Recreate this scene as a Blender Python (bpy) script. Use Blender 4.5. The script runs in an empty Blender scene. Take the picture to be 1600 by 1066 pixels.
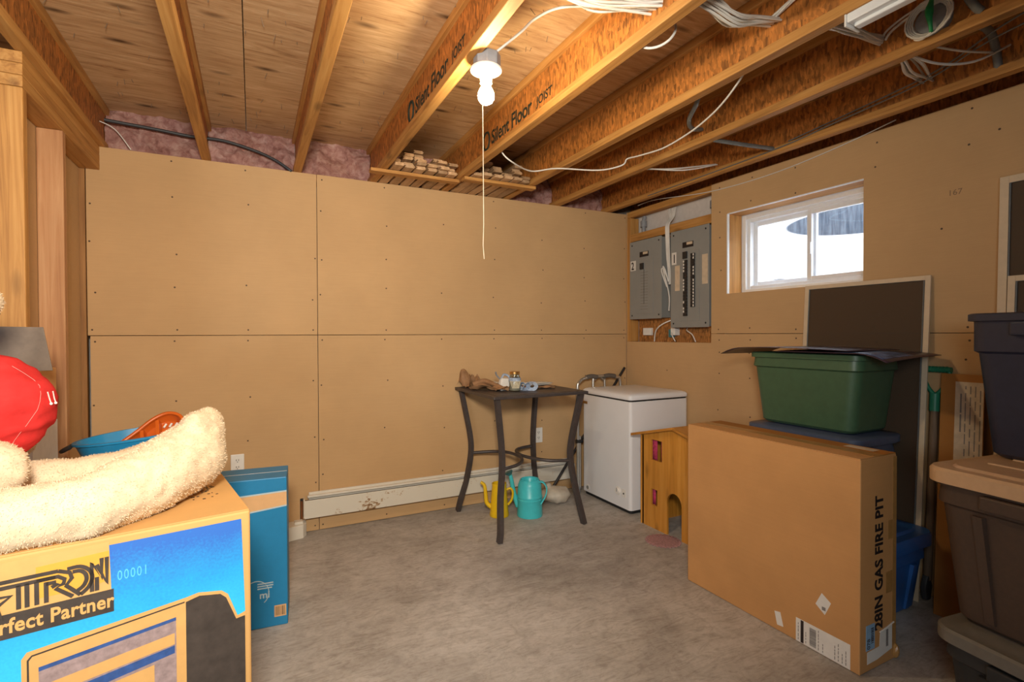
import bpy, bmesh, math, random
from mathutils import Matrix, Vector, noise
random.seed(7)
S = bpy.context.scene
COL = S.collection
PI = math.pi

# ------------------------------------------------------------------ camera, light, exposure
def setup_camera():
    yaw, pitch, roll = math.radians(26.857), math.radians(-0.741), math.radians(-0.1916)
    fwd = Vector((math.sin(yaw) * math.cos(pitch), math.cos(yaw) * math.cos(pitch), math.sin(pitch)))
    right = Vector((math.cos(yaw), -math.sin(yaw), 0)); up = right.cross(fwd)
    r2 = right * math.cos(roll) + up * math.sin(roll)
    u2 = up * math.cos(roll) - right * math.sin(roll)
    M = Matrix((r2, u2, -fwd)).transposed().to_4x4(); M.translation = (0, 0, 1.226)
    cd = bpy.data.cameras.new('camera'); cd.lens = 18.0; cd.sensor_width = 36; cd.clip_start = .02
    c = bpy.data.objects.new('camera', cd); COL.objects.link(c); c.matrix_world = M
    S.camera = c
setup_camera()
S.view_settings.view_transform = 'Standard'; S.view_settings.look = 'None'
S.view_settings.exposure = 0.0; S.view_settings.gamma = 1.0
S.view_settings.use_curve_mapping = False
W = bpy.data.worlds.new('overcast_sky'); S.world = W; W.use_nodes = True
W.node_tree.nodes['Background'].inputs[0].default_value = (.80, .90, 1.0, 1)
W.node_tree.nodes['Background'].inputs[1].default_value = 11.0
FLASH_W, BULB_L, FILL_W = 280.0, 500.0, 62.0
def flash(loc, aim, w, col, size, r):
    l = bpy.data.lights.new('photographer_flash', 'SPOT'); l.energy = w; l.color = col; l.shadow_soft_size = r
    l.spot_size = math.radians(size); l.spot_blend = 1.0
    o = bpy.data.objects.new('photographer_flash', l); COL.objects.link(o); o.location = loc
    o.rotation_euler = (Vector(aim) - Vector(loc)).to_track_quat('-Z', 'Y').to_euler()
flash((-.06, -.12, 1.66), (-.25, 3.4, 1.5), FLASH_W, (1.0, .91, .77), 150, .14)
def area(name, loc, aim, w, col, sx, sy):
    l = bpy.data.lights.new(name, 'AREA'); l.shape = 'RECTANGLE'; l.size = sx; l.size_y = sy; l.energy = w; l.color = col
    o = bpy.data.objects.new(name, l); COL.objects.link(o); o.location = loc
    o.rotation_euler = (Vector(aim) - Vector(loc)).to_track_quat('-Z', 'Y').to_euler()
area('daylight_fill_behind_camera', (-3.2, -2.4, 1.75), (2.0, 2.2, .5), FILL_W, (.78, .90, 1.0), 1.5, .8)  # added daylight fill, unseen; only an area light, no window is built there

# ------------------------------------------------------------------ materials
def new_mat(name, col=(.5, .5, .5), rough=.6, metal=0.0, spec=None):
    m = bpy.data.materials.new(name); m.use_nodes = True
    b = m.node_tree.nodes['Principled BSDF']
    b.inputs['Base Color'].default_value = (*col, 1); b.inputs['Roughness'].default_value = rough
    b.inputs['Metallic'].default_value = metal
    if spec is not None: b.inputs['Specular IOR Level'].default_value = spec
    return m, m.node_tree, b
class NT:
    def __init__(s, nt): s.nt = nt
    def n(s, t, **kw):
        x = s.nt.nodes.new('ShaderNode' + t)
        for k, v in kw.items():
            if k.startswith('_'): setattr(x, k[1:], v)
            else:
                i = x.inputs[int(k[1:])] if k[0] == 'i' and k[1:].isdigit() else x.inputs[k.replace('__', ' ')]
                if hasattr(v, 'links') or isinstance(v, bpy.types.NodeSocket): s.nt.links.new(v, i)
                else: i.default_value = v
        return x
    def coord(s, scale=(1, 1, 1), rot=(0, 0, 0), rnd=True):
        tc = s.n('TexCoord'); mp = s.n('Mapping'); s.nt.links.new(tc.outputs['Object'], mp.inputs[0])
        mp.inputs['Scale'].default_value = scale; mp.inputs['Rotation'].default_value = rot
        if rnd:
            oi = s.n('ObjectInfo'); mul = s.n('VectorMath', _operation='SCALE')
            cb = s.n('CombineXYZ', X=oi.outputs['Random'], Y=oi.outputs['Random'], Z=oi.outputs['Random'])
            s.nt.links.new(cb.outputs[0], mul.inputs[0]); mul.inputs['Scale'].default_value = 37.0
            s.nt.links.new(mul.outputs[0], mp.inputs['Location'])
        return mp.outputs[0]
    def ramp(s, fac, stops):
        r = s.n('ValToRGB'); s.nt.links.new(fac, r.inputs[0]); e = r.color_ramp.elements
        e[0].position, e[0].color = stops[0][0], (*stops[0][1], 1)
        e[1].position, e[1].color = stops[-1][0], (*stops[-1][1], 1)
        for p, c in stops[1:-1]:
            q = e.new(p); q.color = (*c, 1)
        return r.outputs[0]
    def mix(s, f, a, b, mode='MIX'):
        x = s.n('Mix', _data_type='RGBA', _blend_type=mode)
        for i, v in ((0, f), (6, a), (7, b)):
            if isinstance(v, bpy.types.NodeSocket): s.nt.links.new(v, x.inputs[i])
            else: x.inputs[i].default_value = (*v, 1) if isinstance(v, tuple) else v
        return x.outputs[2]
    def noise(s, vec, scale=5, detail=4, rough=.55, dist=0):
        x = s.n('TexNoise', Scale=scale, Detail=detail, Roughness=rough, Distortion=dist)
        s.nt.links.new(vec, x.inputs['Vector']); return x.outputs['Fac']
    def bump(s, h, b, strength=.3, dist=.01):
        x = s.n('Bump', Strength=strength, Distance=dist); s.nt.links.new(h, x.inputs['Height'])
        s.nt.links.new(x.outputs[0], b.inputs['Normal'])
def link(nt, a, b): nt.links.new(a, b)

def plain(name, col, rough=.6, metal=0, var=.12, scale=30, bump=0.0, spec=None):
    m, nt, b = new_mat(name, col, rough, metal, spec); N = NT(nt)
    v = N.coord(rnd=False); f = N.noise(v, scale, 5, .6)
    lo = tuple(c * (1 - var) for c in col); hi = tuple(min(1, c * (1 + var)) for c in col)
    link(nt, N.ramp(f, [(.3, lo), (.7, hi)]), b.inputs['Base Color'])
    if bump: N.bump(f, b, bump, .004)
    return m
def wood(name, axis, dark, mid, light, grain=1.0, knots=.5, rough=.65):
    m, nt, b = new_mat(name, mid, rough); N = NT(nt)
    sc = {'x': (1.2, 26, 26), 'y': (26, 1.2, 26), 'z': (26, 26, 1.2)}[axis]
    v = N.coord(sc); f = N.noise(v, 1.6 * grain, 6, .6, .9)
    c = N.ramp(f, [(.3, dark), (.5, mid), (.72, light)])
    sk = {'x': (3, 9, 9), 'y': (9, 3, 9), 'z': (9, 9, 3)}[axis]
    v2 = N.coord(sk); vo = N.n('TexVoronoi', Scale=1.0); link(nt, v2, vo.inputs['Vector'])
    k = N.ramp(vo.outputs['Distance'], [(.07, (1, 1, 1)), (.21, (0, 0, 0))])
    km = N.n('Math', _operation='MULTIPLY'); link(nt, k, km.inputs[0]); km.inputs[1].default_value = knots
    c = N.mix(km.outputs[0], c, tuple(x * .35 for x in dark))
    v3 = N.coord((1.5, 1.5, 1.5)); f3 = N.noise(v3, 1.5, 3)
    c = N.mix(.35, c, N.ramp(f3, [(.3, (.55, .5, .45)), (.7, (1, 1, 1))]), 'MULTIPLY')
    link(nt, c, b.inputs['Base Color']); N.bump(f, b, .25, .002)
    return m
def osb(name, base):
    m, nt, b = new_mat(name, base, .6); N = NT(nt)
    v = N.coord((1, 1, 1)); nz = N.n('TexNoise', Scale=9.0, Detail=3.0); link(nt, v, nz.inputs['Vector'])
    mx = N.n('VectorMath', _operation='MULTIPLY_ADD'); link(nt, nz.outputs['Color'], mx.inputs[0])
    mx.inputs[1].default_value = (.02, .022, .03); link(nt, v, mx.inputs[2])
    cols = []
    for rot, s in (((.25, 0, 0), (20, 120, 30)), ((-.5, 0, .1), (20, 85, 42))):
        mp = N.n('Mapping'); link(nt, mx.outputs[0], mp.inputs[0]); mp.inputs['Scale'].default_value = s
        mp.inputs['Rotation'].default_value = rot
        vo = N.n('TexVoronoi', Scale=1.0); link(nt, mp.outputs[0], vo.inputs['Vector']); sp = N.n('SeparateColor')
        link(nt, vo.outputs['Color'], sp.inputs[0]); cols.append(sp.outputs[0])
    ad = N.n('Math', _operation='ADD'); link(nt, cols[0], ad.inputs[0]); link(nt, cols[1], ad.inputs[1])
    hf = N.n('Math', _operation='MULTIPLY'); link(nt, ad.outputs[0], hf.inputs[0]); hf.inputs[1].default_value = .5
    c = N.ramp(hf.outputs[0], [(.1, tuple(x * .5 for x in base)), (.45, base), (.9, tuple(min(1, x * 1.6) for x in base))])
    link(nt, c, b.inputs['Base Color']); N.bump(hf.outputs[0], b, .3, .003)
    return m
def plywood(name):
    m, nt, b = new_mat(name, (.5, .33, .18), .7); N = NT(nt)
    v = N.coord((1.0, 9, 1)); f = N.noise(v, 2.2, 8, .66, 2.4)
    c = N.ramp(f, [(.28, (.30, .15, .06)), (.42, (.58, .36, .18)), (.6, (.72, .49, .27)), (.8, (.84, .66, .44))])
    v2 = N.coord((3.6, 11, 1), rnd=True); vo = N.n('TexVoronoi', Scale=1.0, Randomness=1.0); link(nt, v2, vo.inputs['Vector'])
    k = N.ramp(vo.outputs['Distance'], [(.05, (1, 1, 1)), (.24, (0, 0, 0))])
    sp = N.n('SeparateColor'); link(nt, vo.outputs['Color'], sp.inputs[0])
    gt = N.n('Math', _operation='GREATER_THAN'); link(nt, sp.outputs[0], gt.inputs[0]); gt.inputs[1].default_value = .45
    km = N.n('Math', _operation='MULTIPLY'); link(nt, k, km.inputs[0]); link(nt, gt.outputs[0], km.inputs[1])
    c = N.mix(km.outputs[0], c, (.12, .06, .025))
    v3 = N.coord((1, 1, 1)); f3 = N.noise(v3, 1.3, 4)
    c = N.mix(.5, c, N.ramp(f3, [(.3, (.60, .52, .45)), (.7, (1, 1, 1))]), 'MULTIPLY')
    link(nt, c, b.inputs['Base Color']); N.bump(f, b, .35, .004)
    return m
def drywall(name, col):
    m, nt, b = new_mat(name, col, .75, spec=.25); N = NT(nt)
    v = N.coord((1, 1, 1)); f = N.noise(v, 2.0, 5, .6)
    v2 = N.coord((3, 3, 90)); f2 = N.noise(v2, 3, 3)
    lo = tuple(x * .93 for x in col); hi = tuple(x * 1.05 for x in col)
    c = N.ramp(f, [(.3, lo), (.7, hi)])
    c = N.mix(.12, c, N.ramp(f2, [(.35, (.75, .72, .68)), (.65, (1, 1, 1))]), 'MULTIPLY')
    # scuffs and smudges
    v3 = N.coord((6, 6, 6)); f3 = N.noise(v3, 1.7, 6, .7)
    c = N.mix(N.ramp(f3, [(.70, (0, 0, 0)), (.80, (.35, .35, .35))]), c, (.22, .15, .08))
    link(nt, c, b.inputs['Base Color']); f4 = N.noise(N.coord((1, 1, 1)), 260, 2); N.bump(f4, b, .08, .001)
    return m
def concrete(name):
    m, nt, b = new_mat(name, (.33, .31, .29), .62, spec=.3); N = NT(nt)
    v = N.coord(rnd=False); f = N.noise(v, 1.6, 8, .62, .6); g = N.noise(v, 9, 8, .68, 1.8); h = N.noise(v, 60, 4, .6)
    c = N.ramp(f, [(.28, (.34, .315, .29)), (.5, (.49, .46, .43)), (.75, (.60, .57, .54))])
    c = N.mix(.55, c, N.ramp(g, [(.3, (.62, .60, .57)), (.55, (1, 1, 1)), (.7, (1.0, .98, .95))]), 'MULTIPLY')
    # trowel arcs
    wv = N.n('TexWave', _wave_type='RINGS', Scale=2.6, Distortion=9.0, Detail=4.0, **{'Detail__Scale': 1.2}); link(nt, v, wv.inputs['Vector'])
    c = N.mix(.20, c, N.ramp(wv.outputs['Fac'], [(.3, (.7, .67, .63)), (.6, (1, 1, 1))]), 'MULTIPLY')
    tv = N.coord((2.2, 9, 1), (0, 0, .6), rnd=False); tn = N.noise(tv, 3.0, 8, .7, 3.0)
    c = N.mix(.45, c, N.ramp(tn, [(.36, (.50, .45, .40)), (.52, (1, 1, 1))]), 'MULTIPLY')
    c = N.mix(.25, c, N.ramp(h, [(.35, (.7, .7, .7)), (.6, (1, 1, 1))]), 'MULTIPLY')
    link(nt, c, b.inputs['Base Color']); N.bump(g, b, .12, .004)
    return m
def cardboard(name, col, rough=.7):
    m, nt, b = new_mat(name, col, rough, spec=.25); N = NT(nt)
    v = N.coord((1, 1, 1)); f = N.noise(v, 4, 5, .6); v2 = N.coord((2, 2, 140), rnd=False); f2 = N.noise(v2, 2, 2)
    c = N.ramp(f, [(.3, tuple(x * .92 for x in col)), (.7, tuple(min(1, x * 1.06) for x in col))])
    c = N.mix(.10, c, N.ramp(f2, [(.4, (.8, .78, .75)), (.6, (1, 1, 1))]), 'MULTIPLY')
    link(nt, c, b.inputs['Base Color']); N.bump(f2, b, .06, .001)
    return m
def insulation(name):
    m, nt, b = new_mat(name, (.6, .3, .33), .95, spec=.05); N = NT(nt)
    v = N.coord((1, 1, 1)); f = N.noise(v, 22, 7, .7, .5); g = N.noise(v, 5, 3)
    c = N.ramp(f, [(.3, (.26, .12, .105)), (.5, (.45, .265, .24)), (.7, (.60, .44, .40))])
    c = N.mix(.3, c, N.ramp(g, [(.4, (.75, .45, .3)), (.6, (1, .9, .95))]), 'MULTIPLY')
    link(nt, c, b.inputs['Base Color']); N.bump(f, b, .7, .02)
    return m
def emit(name, col, s):
    m = bpy.data.materials.new(name); m.use_nodes = True; nt = m.node_tree; nt.nodes.clear()
    e = nt.nodes.new('ShaderNodeEmission'); e.inputs[0].default_value = (*col, 1); e.inputs[1].default_value = s
    o = nt.nodes.new('ShaderNodeOutputMaterial'); nt.links.new(e.outputs[0], o.inputs[0]); return m
def glass(name, tint=(1, 1, 1), gl=.07):
    m = bpy.data.materials.new(name); m.use_nodes = True; nt = m.node_tree; nt.nodes.clear()
    t = nt.nodes.new('ShaderNodeBsdfTransparent'); t.inputs[0].default_value = (*tint, 1)
    g = nt.nodes.new('ShaderNodeBsdfGlossy'); g.inputs['Roughness'].default_value = .03
    mx = nt.nodes.new('ShaderNodeMixShader'); mx.inputs[0].default_value = gl
    o = nt.nodes.new('ShaderNodeOutputMaterial')
    nt.links.new(t.outputs[0], mx.inputs[1]); nt.links.new(g.outputs[0], mx.inputs[2]); nt.links.new(mx.outputs[0], o.inputs[0]); return m
def mesh_screen(name, col, density):
    m = bpy.data.materials.new(name); m.use_nodes = True; nt = m.node_tree; b = nt.nodes['Principled BSDF']
    b.inputs['Base Color'].default_value = (*col, 1); b.inputs['Roughness'].default_value = .55
    b.inputs['Specular IOR Level'].default_value = .2
    t = nt.nodes.new('ShaderNodeBsdfTransparent'); mx = nt.nodes.new('ShaderNodeMixShader'); mx.inputs[0].default_value = density
    nt.links.new(t.outputs[0], mx.inputs[1]); nt.links.new(b.outputs[0], mx.inputs[2])
    nt.links.new(mx.outputs[0], nt.nodes['Material Output'].inputs[0]); return m

M = {}
DW = (.58, .37, .185)
M['drywall'] = drywall('drywall_paper', DW)
M['ply'] = plywood('subfloor_plywood')
M['osb'] = osb('osb_web', (.40, .15, .03))
M['osb_board'] = osb('osb_board', (.36, .15, .04))
for a in 'xyz': M['lum' + a] = wood('lumber_' + a, a, (.36, .155, .035), (.53, .255, .065), (.64, .35, .11), 1.0, .6)
M['lum_dark'] = wood('lumber_dark', 'z', (.22, .095, .025), (.33, .15, .04), (.42, .21, .065), 1.0, .7)  # lumber colour darkened to stand for the shade on the corner stud
M['lum_pink'] = wood('lumber_pink', 'z', (.40, .18, .075), (.53, .27, .12), (.62, .36, .18), .8, .6)
M['concrete'] = concrete('concrete')
M['insul'] = insulation('pink_fibreglass')
M['white_vinyl'] = plain('white_vinyl', (.80, .82, .85), .35, 0, .03)
M['white_paint'] = plain('white_painted_metal', (.72, .68, .60), .45, 0, .06, 8)
M['white_plastic'] = plain('white_plastic', (.82, .80, .76), .4, 0, .03)
M['white_enamel'] = plain('white_enamel', (.80, .81, .84), .28, 0, .03, 3)
M['black'] = plain('black_plastic', (.02, .02, .022), .45)
M['dark'] = plain('dark_rubber', (.012, .012, .013), .7)
M['grey_metal'] = plain('grey_panel_paint', (.27, .275, .265), .42, 0, .05, 6)
M['grey_plastic'] = plain('grey_plastic', (.25, .26, .28), .5)
M['table_metal'] = plain('taupe_metal', (.075, .062, .06), .45, .3, .15)
M['alu'] = plain('aluminium', (.62, .62, .60), .32, .9, .05)
M['grip'] = plain('foam_grip', (.12, .10, .085), .85)
M['cable'] = plain('white_cable', (.74, .72, .68), .5, 0, .04)
M['cable_dk'] = plain('dark_cable', (.045, .048, .055), .5)
M['cable_grey'] = plain('grey_conduit', (.16, .165, .16), .55)
M['green'] = plain('green_plastic', (.055, .118, .062), .42, 0, .08)
M['green_bright'] = plain('bright_green_plastic', (.015, .30, .10), .4)
M['shovel_green'] = plain('shovel_green', (.02, .20, .11), .4)
M['navy'] = plain('navy_plastic', (.022, .026, .05), .42, 0, .1)
M['slate'] = plain('slate_plastic', (.075, .10, .17), .4, 0, .08)
M['blue'] = plain('blue_plastic', (.018, .10, .32), .35, 0, .08)
M['brown'] = plain('brown_plastic', (.066, .040, .027), .55, 0, .1, 80, .05)
M['tan'] = plain('tan_plastic', (.56, .36, .20), .45, 0, .05)
M['lid_grey'] = plain('grey_lid_plastic', (.15, .138, .115), .5, 0, .1)
M['black_tote'] = plain('black_tote_plastic', (.022, .024, .026), .5)
M['card'] = cardboard('cardboard', (.56, .29, .11))
M['card_lt'] = cardboard('pale_cardboard', (.62, .35, .125))
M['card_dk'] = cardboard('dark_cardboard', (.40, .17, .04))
M['card_tape'] = plain('packing_tape', (.42, .22, .07), .3)
M['ink'] = plain('black_ink', (.018, .012, .012), .6)
M['paper'] = plain('white_paper', (.74, .71, .66), .7, 0, .05)
M['paper_tan'] = plain('aged_paper', (.62, .50, .36), .7)
M['ink_grey'] = plain('grey_ink', (.22, .20, .19), .7)
M['sticker_blue'] = plain('blue_sticker', (.26, .42, .60), .6)
M['tub_blue'] = plain('tub_blue', (.015, .24, .50), .35, 0, .06)
M['orange'] = plain('orange_plastic', (.60, .115, .012), .35, 0, .06)
M['teal'] = plain('teal_paint', (.06, .56, .62), .35, 0, .05)
M['teal_dk'] = plain('weathered_teal', (.06, .22, .25), .5)
M['yellow'] = plain('yellow_paint', (.80, .53, .01), .35, 0, .05)
M['toy'] = wood('varnished_pine', 'z', (.50, .20, .025), (.66, .29, .04), (.74, .36, .07), .7, .5, .4)
M['toy_y'] = wood('varnished_pine_y', 'y', (.44, .18, .025), (.58, .25, .04), (.66, .31, .06), .7, .4, .4)
M['pinkcloth'] = plain('magenta_cloth', (.42, .035, .10), .9, 0, .5, 60)
M['doily'] = plain('pink_doily', (.42, .24, .25), .95, 0, .35, 150, .5)
M['plush'] = plain('cream_plush', (.70, .56, .39), .95, 0, .10, 40, .25, .1)
M['red'] = plain('red_fabric', (.56, .032, .03), .85, 0, .22, 14, .4, .1)
M['seam_pink'] = plain('pink_seam', (.80, .25, .22), .8)
M['whitecord'] = plain('white_cord', (.85, .78, .72), .8)
M['greytape'] = plain('grey_tape', (.19, .145, .11), .42, .1, .25, 14)
M['kraft'] = plain('kraft_paper', (.30, .16, .075), .75, 0, .25, 25, .3)
M['gold'] = plain('brass_lid', (.62, .36, .12), .3, .9, .05)
M['bluecloth'] = plain('blue_ribbon', (.36, .44, .58), .8, 0, .3, 60)
M['jar'] = glass('jar_glass', (.82, .88, .90), .16)
M['lace'] = plain('ribbon_lattice', (.75, .66, .48), .7)
M['frame_wood'] = plain('cream_frame', (.66, .52, .36), .5, 0, .05)
M['screen'] = mesh_screen('screen_mesh', (.11, .072, .046), .64)
M['pane'] = glass('window_glass', (.97, .985, 1), .05)
M['salt'] = plain('cloudy_bag', (.52, .46, .38), .5, 0, .15, 18, .4)
M['bulb'] = emit('lit_bulb', (1.0, .80, .50), BULB_L)
M['porcelain'] = plain('porcelain', (.85, .83, .78), .3, 0, .02)
M['fluor'] = plain('fixture_white', (.82, .84, .86), .35, 0, .02)
M['purple'] = plain('dark_print', (.055, .032, .045), .35, 0, .3, 14)
M['print_blue'] = plain('blue_print', (.10, .14, .26), .4, 0, .8, 22)
M['box_blue'] = plain('printed_blue', (.012, .215, .46), .45, 0, .04)
M['strip_tan'] = plain('printed_tan', (.70, .42, .20), .5, 0, .04)
M['print_tan'] = plain('print_tan', (.62, .35, .12), .55, 0, .05)
M['print_dark'] = plain('print_dark', (.05, .038, .032), .55, 0, .25)
M['print_orange'] = plain('tape_orange', (.70, .36, .06), .35, 0, .05)
M['print_navy'] = plain('print_navy', (.03, .08, .26), .55, 0, .2, 60)
M['print_mauve'] = plain('print_mauve', (.30, .22, .22), .55, 0, .25, 60)
M['print_pale'] = plain('print_pale', (.10, .50, .80), .5, 0, .05)
M['logo_pale'] = plain('logo_pale_print', (.45, .58, .64), .5, 0, .05)
M['copper'] = plain('copper', (.40, .17, .07), .4, .8)
M['stain'] = plain('pencil', (.10, .065, .04), .9)
M['pencil'] = plain('pencil_grey', (.24, .16, .095), .9)
M['foam'] = plain('white_foam_board', (.62, .58, .55), .8, 0, .06)
M['stamp'] = plain('green_black_stamp', (.012, .022, .014), .8, 0, .5, 90)
def box_print():
    m, nt, b = new_mat('halftone_blue', (.03, .3, .75), .5); N = NT(nt)
    tc = N.n('TexCoord'); sx = N.n('SeparateXYZ'); link(nt, tc.outputs['Object'], sx.inputs[0])
    mr = N.n('MapRange'); link(nt, sx.outputs['Z'], mr.inputs[0]); mr.inputs[1].default_value = .55; mr.inputs[2].default_value = .785; mr.inputs[4].default_value = .6
    nz = N.noise(N.coord(rnd=False), 190, 2); n2 = N.noise(N.coord(rnd=False), 7, 3)
    ad = N.n('Math', _operation='MULTIPLY_ADD'); link(nt, nz, ad.inputs[0]); ad.inputs[1].default_value = .26; link(nt, mr.outputs[0], ad.inputs[2])
    a2 = N.n('Math', _operation='MULTIPLY_ADD'); link(nt, n2, a2.inputs[0]); a2.inputs[1].default_value = .30; link(nt, ad.outputs[0], a2.inputs[2])
    c = N.ramp(a2.outputs[0], [(.30, (.035, .50, .80)), (.58, (.02, .33, .74)), (.82, (.03, .14, .52))])
    link(nt, c, b.inputs['Base Color']); return m
M['halftone'] = box_print()
def rusty():
    m, nt, b = new_mat('rust_specked_enamel', (.70, .66, .57), .42); N = NT(nt)
    f = N.noise(N.coord((1, 1, 1.6), rnd=False), 34, 6, .72); g = N.noise(N.coord(rnd=False), 5.0, 3)
    mu = N.n('Math', _operation='MULTIPLY'); link(nt, f, mu.inputs[0]); link(nt, g, mu.inputs[1])
    c = N.ramp(mu.outputs[0], [(.325, (.70, .66, .57)), (.35, (.46, .30, .15)), (.40, (.16, .075, .03))])
    link(nt, c, b.inputs['Base Color']); return m
M['rusty'] = rusty()
def well_mat():
    m, nt, b = new_mat('pale_window_well', (.86, .88, .9), .7); N = NT(nt)
    tc = N.n('TexCoord'); sx = N.n('SeparateXYZ'); link(nt, tc.outputs['Object'], sx.inputs[0])
    def ell(cy, cz, ry, rz):
        a = N.n('Math', _operation='SUBTRACT'); link(nt, sx.outputs['Y'], a.inputs[0]); a.inputs[1].default_value = cy
        d = N.n('Math', _operation='DIVIDE'); link(nt, a.outputs[0], d.inputs[0]); d.inputs[1].default_value = ry
        e = N.n('Math', _operation='SUBTRACT'); link(nt, sx.outputs['Z'], e.inputs[0]); e.inputs[1].default_value = cz
        f = N.n('Math', _operation='DIVIDE'); link(nt, e.outputs[0], f.inputs[0]); f.inputs[1].default_value = rz
        p = N.n('Math', _operation='POWER'); link(nt, d.outputs[0], p.inputs[0]); p.inputs[1].default_value = 2
        q = N.n('Math', _operation='POWER'); link(nt, f.outputs[0], q.inputs[0]); q.inputs[1].default_value = 2
        s = N.n('Math', _operation='ADD'); link(nt, p.outputs[0], s.inputs[0]); link(nt, q.outputs[0], s.inputs[1])
        return N.ramp(s.outputs[0], [(.9, (1, 1, 1)), (1.0, (0, 0, 0))])
    st = N.noise(N.coord((30, 30, 3), rnd=False), 2.0, 4)
    blue = N.ramp(st, [(.35, (.035, .055, .085)), (.65, (.11, .14, .18))])
    c = N.mix(ell(1.90, 2.04, .72, .12), (.86, .88, .9), blue)  # blue-grey streaked ellipses put into the sheet colour
    c = N.mix(ell(2.63, 1.60, .10, .055), c, blue)
    link(nt, c, b.inputs['Base Color']); return m
M['well'] = well_mat()

# ------------------------------------------------------------------ geometry helpers
ROOTM = {}
def catmull(pts, k=6, closed=False):
    P = [Vector(p) for p in pts]; out = []; n = len(P)
    rng = range(n if closed else n - 1)
    for i in rng:
        if closed: a, b, c, d = P[(i - 1) % n], P[i], P[(i + 1) % n], P[(i + 2) % n]
        else: a, b, c, d = P[max(0, i - 1)], P[i], P[i + 1], P[min(n - 1, i + 2)]
        for j in range(k):
            t = j / k
            out.append(.5 * ((2 * b) + (c - a) * t + (2 * a - 5 * b + 4 * c - d) * t * t + (3 * b - a - 3 * c + d) * t ** 3))
    if not closed: out.append(P[-1])
    return out
def rrect(hx, hy, r, k=4):
    o = []
    for cx, cy, a in ((hx - r, hy - r, 0), (-hx + r, hy - r, 90), (-hx + r, -hy + r, 180), (hx - r, -hy + r, 270)):
        for i in range(k + 1):
            t = math.radians(a + 90 * i / k); o.append((cx + r * math.cos(t), cy + r * math.sin(t)))
    return o
class G:
    def __init__(s): s.v = []; s.f = []
    def add(s, vs, fs):
        b = len(s.v); s.v += [tuple(v) for v in vs]; s.f += [tuple(i + b for i in f) for f in fs]; return s
    def box(s, x0, x1, y0, y1, z0, z1):
        return s.add([(x, y, z) for z in (z0, z1) for y in (y0, y1) for x in (x0, x1)],
                     [(0, 2, 3, 1), (4, 5, 7, 6), (0, 1, 5, 4), (2, 6, 7, 3), (0, 4, 6, 2), (1, 3, 7, 5)])
    def mbox(s, mat, sx, sy, sz):
        g = G().box(-sx / 2, sx / 2, -sy / 2, sy / 2, -sz / 2, sz / 2)
        return s.add([mat @ Vector(v) for v in g.v], g.f)
    def loft(s, rings, cap0=True, cap1=True, closed=False):
        n = len(rings[0]); vs = [p for r in rings for p in r]; fs = []
        m = len(rings)
        for i in range(m if closed else m - 1):
            a, b = i * n, ((i + 1) % m) * n
            for j in range(n):
                k = (j + 1) % n; fs.append((a + j, a + k, b + k, b + j))
        if not closed:
            if cap0: fs.append(tuple(range(n - 1, -1, -1)))
            if cap1: fs.append(tuple((m - 1) * n + j for j in range(n)))
        return s.add(vs, fs)
    def lathe(s, prof, c=(0, 0, 0), n=20, cap0=True, cap1=True, sy=1.0):
        return s.loft([[(c[0] + r * math.cos(2 * PI * i / n), c[1] + sy * r * math.sin(2 * PI * i / n), c[2] + z) for i in range(n)] for r, z in prof], cap0, cap1)
    def tube(s, pts, r, n=6, smooth=0, closed=False, sec=None):
        P = catmull(pts, smooth, closed) if smooth else [Vector(p) for p in pts]
        rings = []; m = len(P); up = None
        for i, p in enumerate(P):
            a = P[(i - 1) % m] if (closed or i) else P[0]; b = P[(i + 1) % m] if (closed or i < m - 1) else P[-1]
            t = (b - a); t = t.normalized() if t.length > 1e-9 else Vector((0, 0, 1))
            if up is None:
                up = Vector((0, 0, 1)) if abs(t.z) < .9 else Vector((1, 0, 0))
            x = t.cross(up); x = x.normalized() if x.length > 1e-6 else t.orthogonal().normalized()
            y = x.cross(t).normalized(); up = y
            rr = r(i / (m - 1)) if callable(r) else r
            if sec: rings.append([p + x * (u * rr) + y * (w * rr) for u, w in sec])
            else: rings.append([p + (x * math.cos(2 * PI * k / n) + y * math.sin(2 * PI * k / n)) * rr for k in range(n)])
        return s.loft(rings, closed=closed)
    def prism(s, pts, off):
        o = Vector(off); n = len(pts); A = [Vector(p) for p in pts]
        return s.add(A + [p + o for p in A], [tuple(range(n - 1, -1, -1)), tuple(range(n, 2 * n))] + [(i, (i + 1) % n, n + (i + 1) % n, n + i) for i in range(n)])
    def ball(s, c, r, n=14, m=9):
        rx, ry, rz = r if isinstance(r, tuple) else (r, r, r)
        vs = [(c[0], c[1], c[2] - rz)]; fs = []
        for i in range(1, m):
            a = -PI / 2 + PI * i / m
            for j in range(n):
                t = 2 * PI * j / n
                vs.append((c[0] + rx * math.cos(a) * math.cos(t), c[1] + ry * math.cos(a) * math.sin(t), c[2] + rz * math.sin(a)))
        vs.append((c[0], c[1], c[2] + rz)); L = len(vs) - 1
        for j in range(n):
            k = (j + 1) % n; fs.append((0, 1 + k, 1 + j)); b = 1 + (m - 2) * n; fs.append((L, b + j, b + k))
            for i in range(m - 2):
                a = 1 + i * n; fs.append((a + j, a + k, a + n + k, a + n + j))
        return s.add(vs, fs)
    def grid(s, fn, nu, nv):
        vs = [fn(i / nu, j / nv) for j in range(nv + 1) for i in range(nu + 1)]
        fs = [(j * (nu + 1) + i, j * (nu + 1) + i + 1, (j + 1) * (nu + 1) + i + 1, (j + 1) * (nu + 1) + i) for j in range(nv) for i in range(nu)]
        return s.add(vs, fs)
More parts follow.
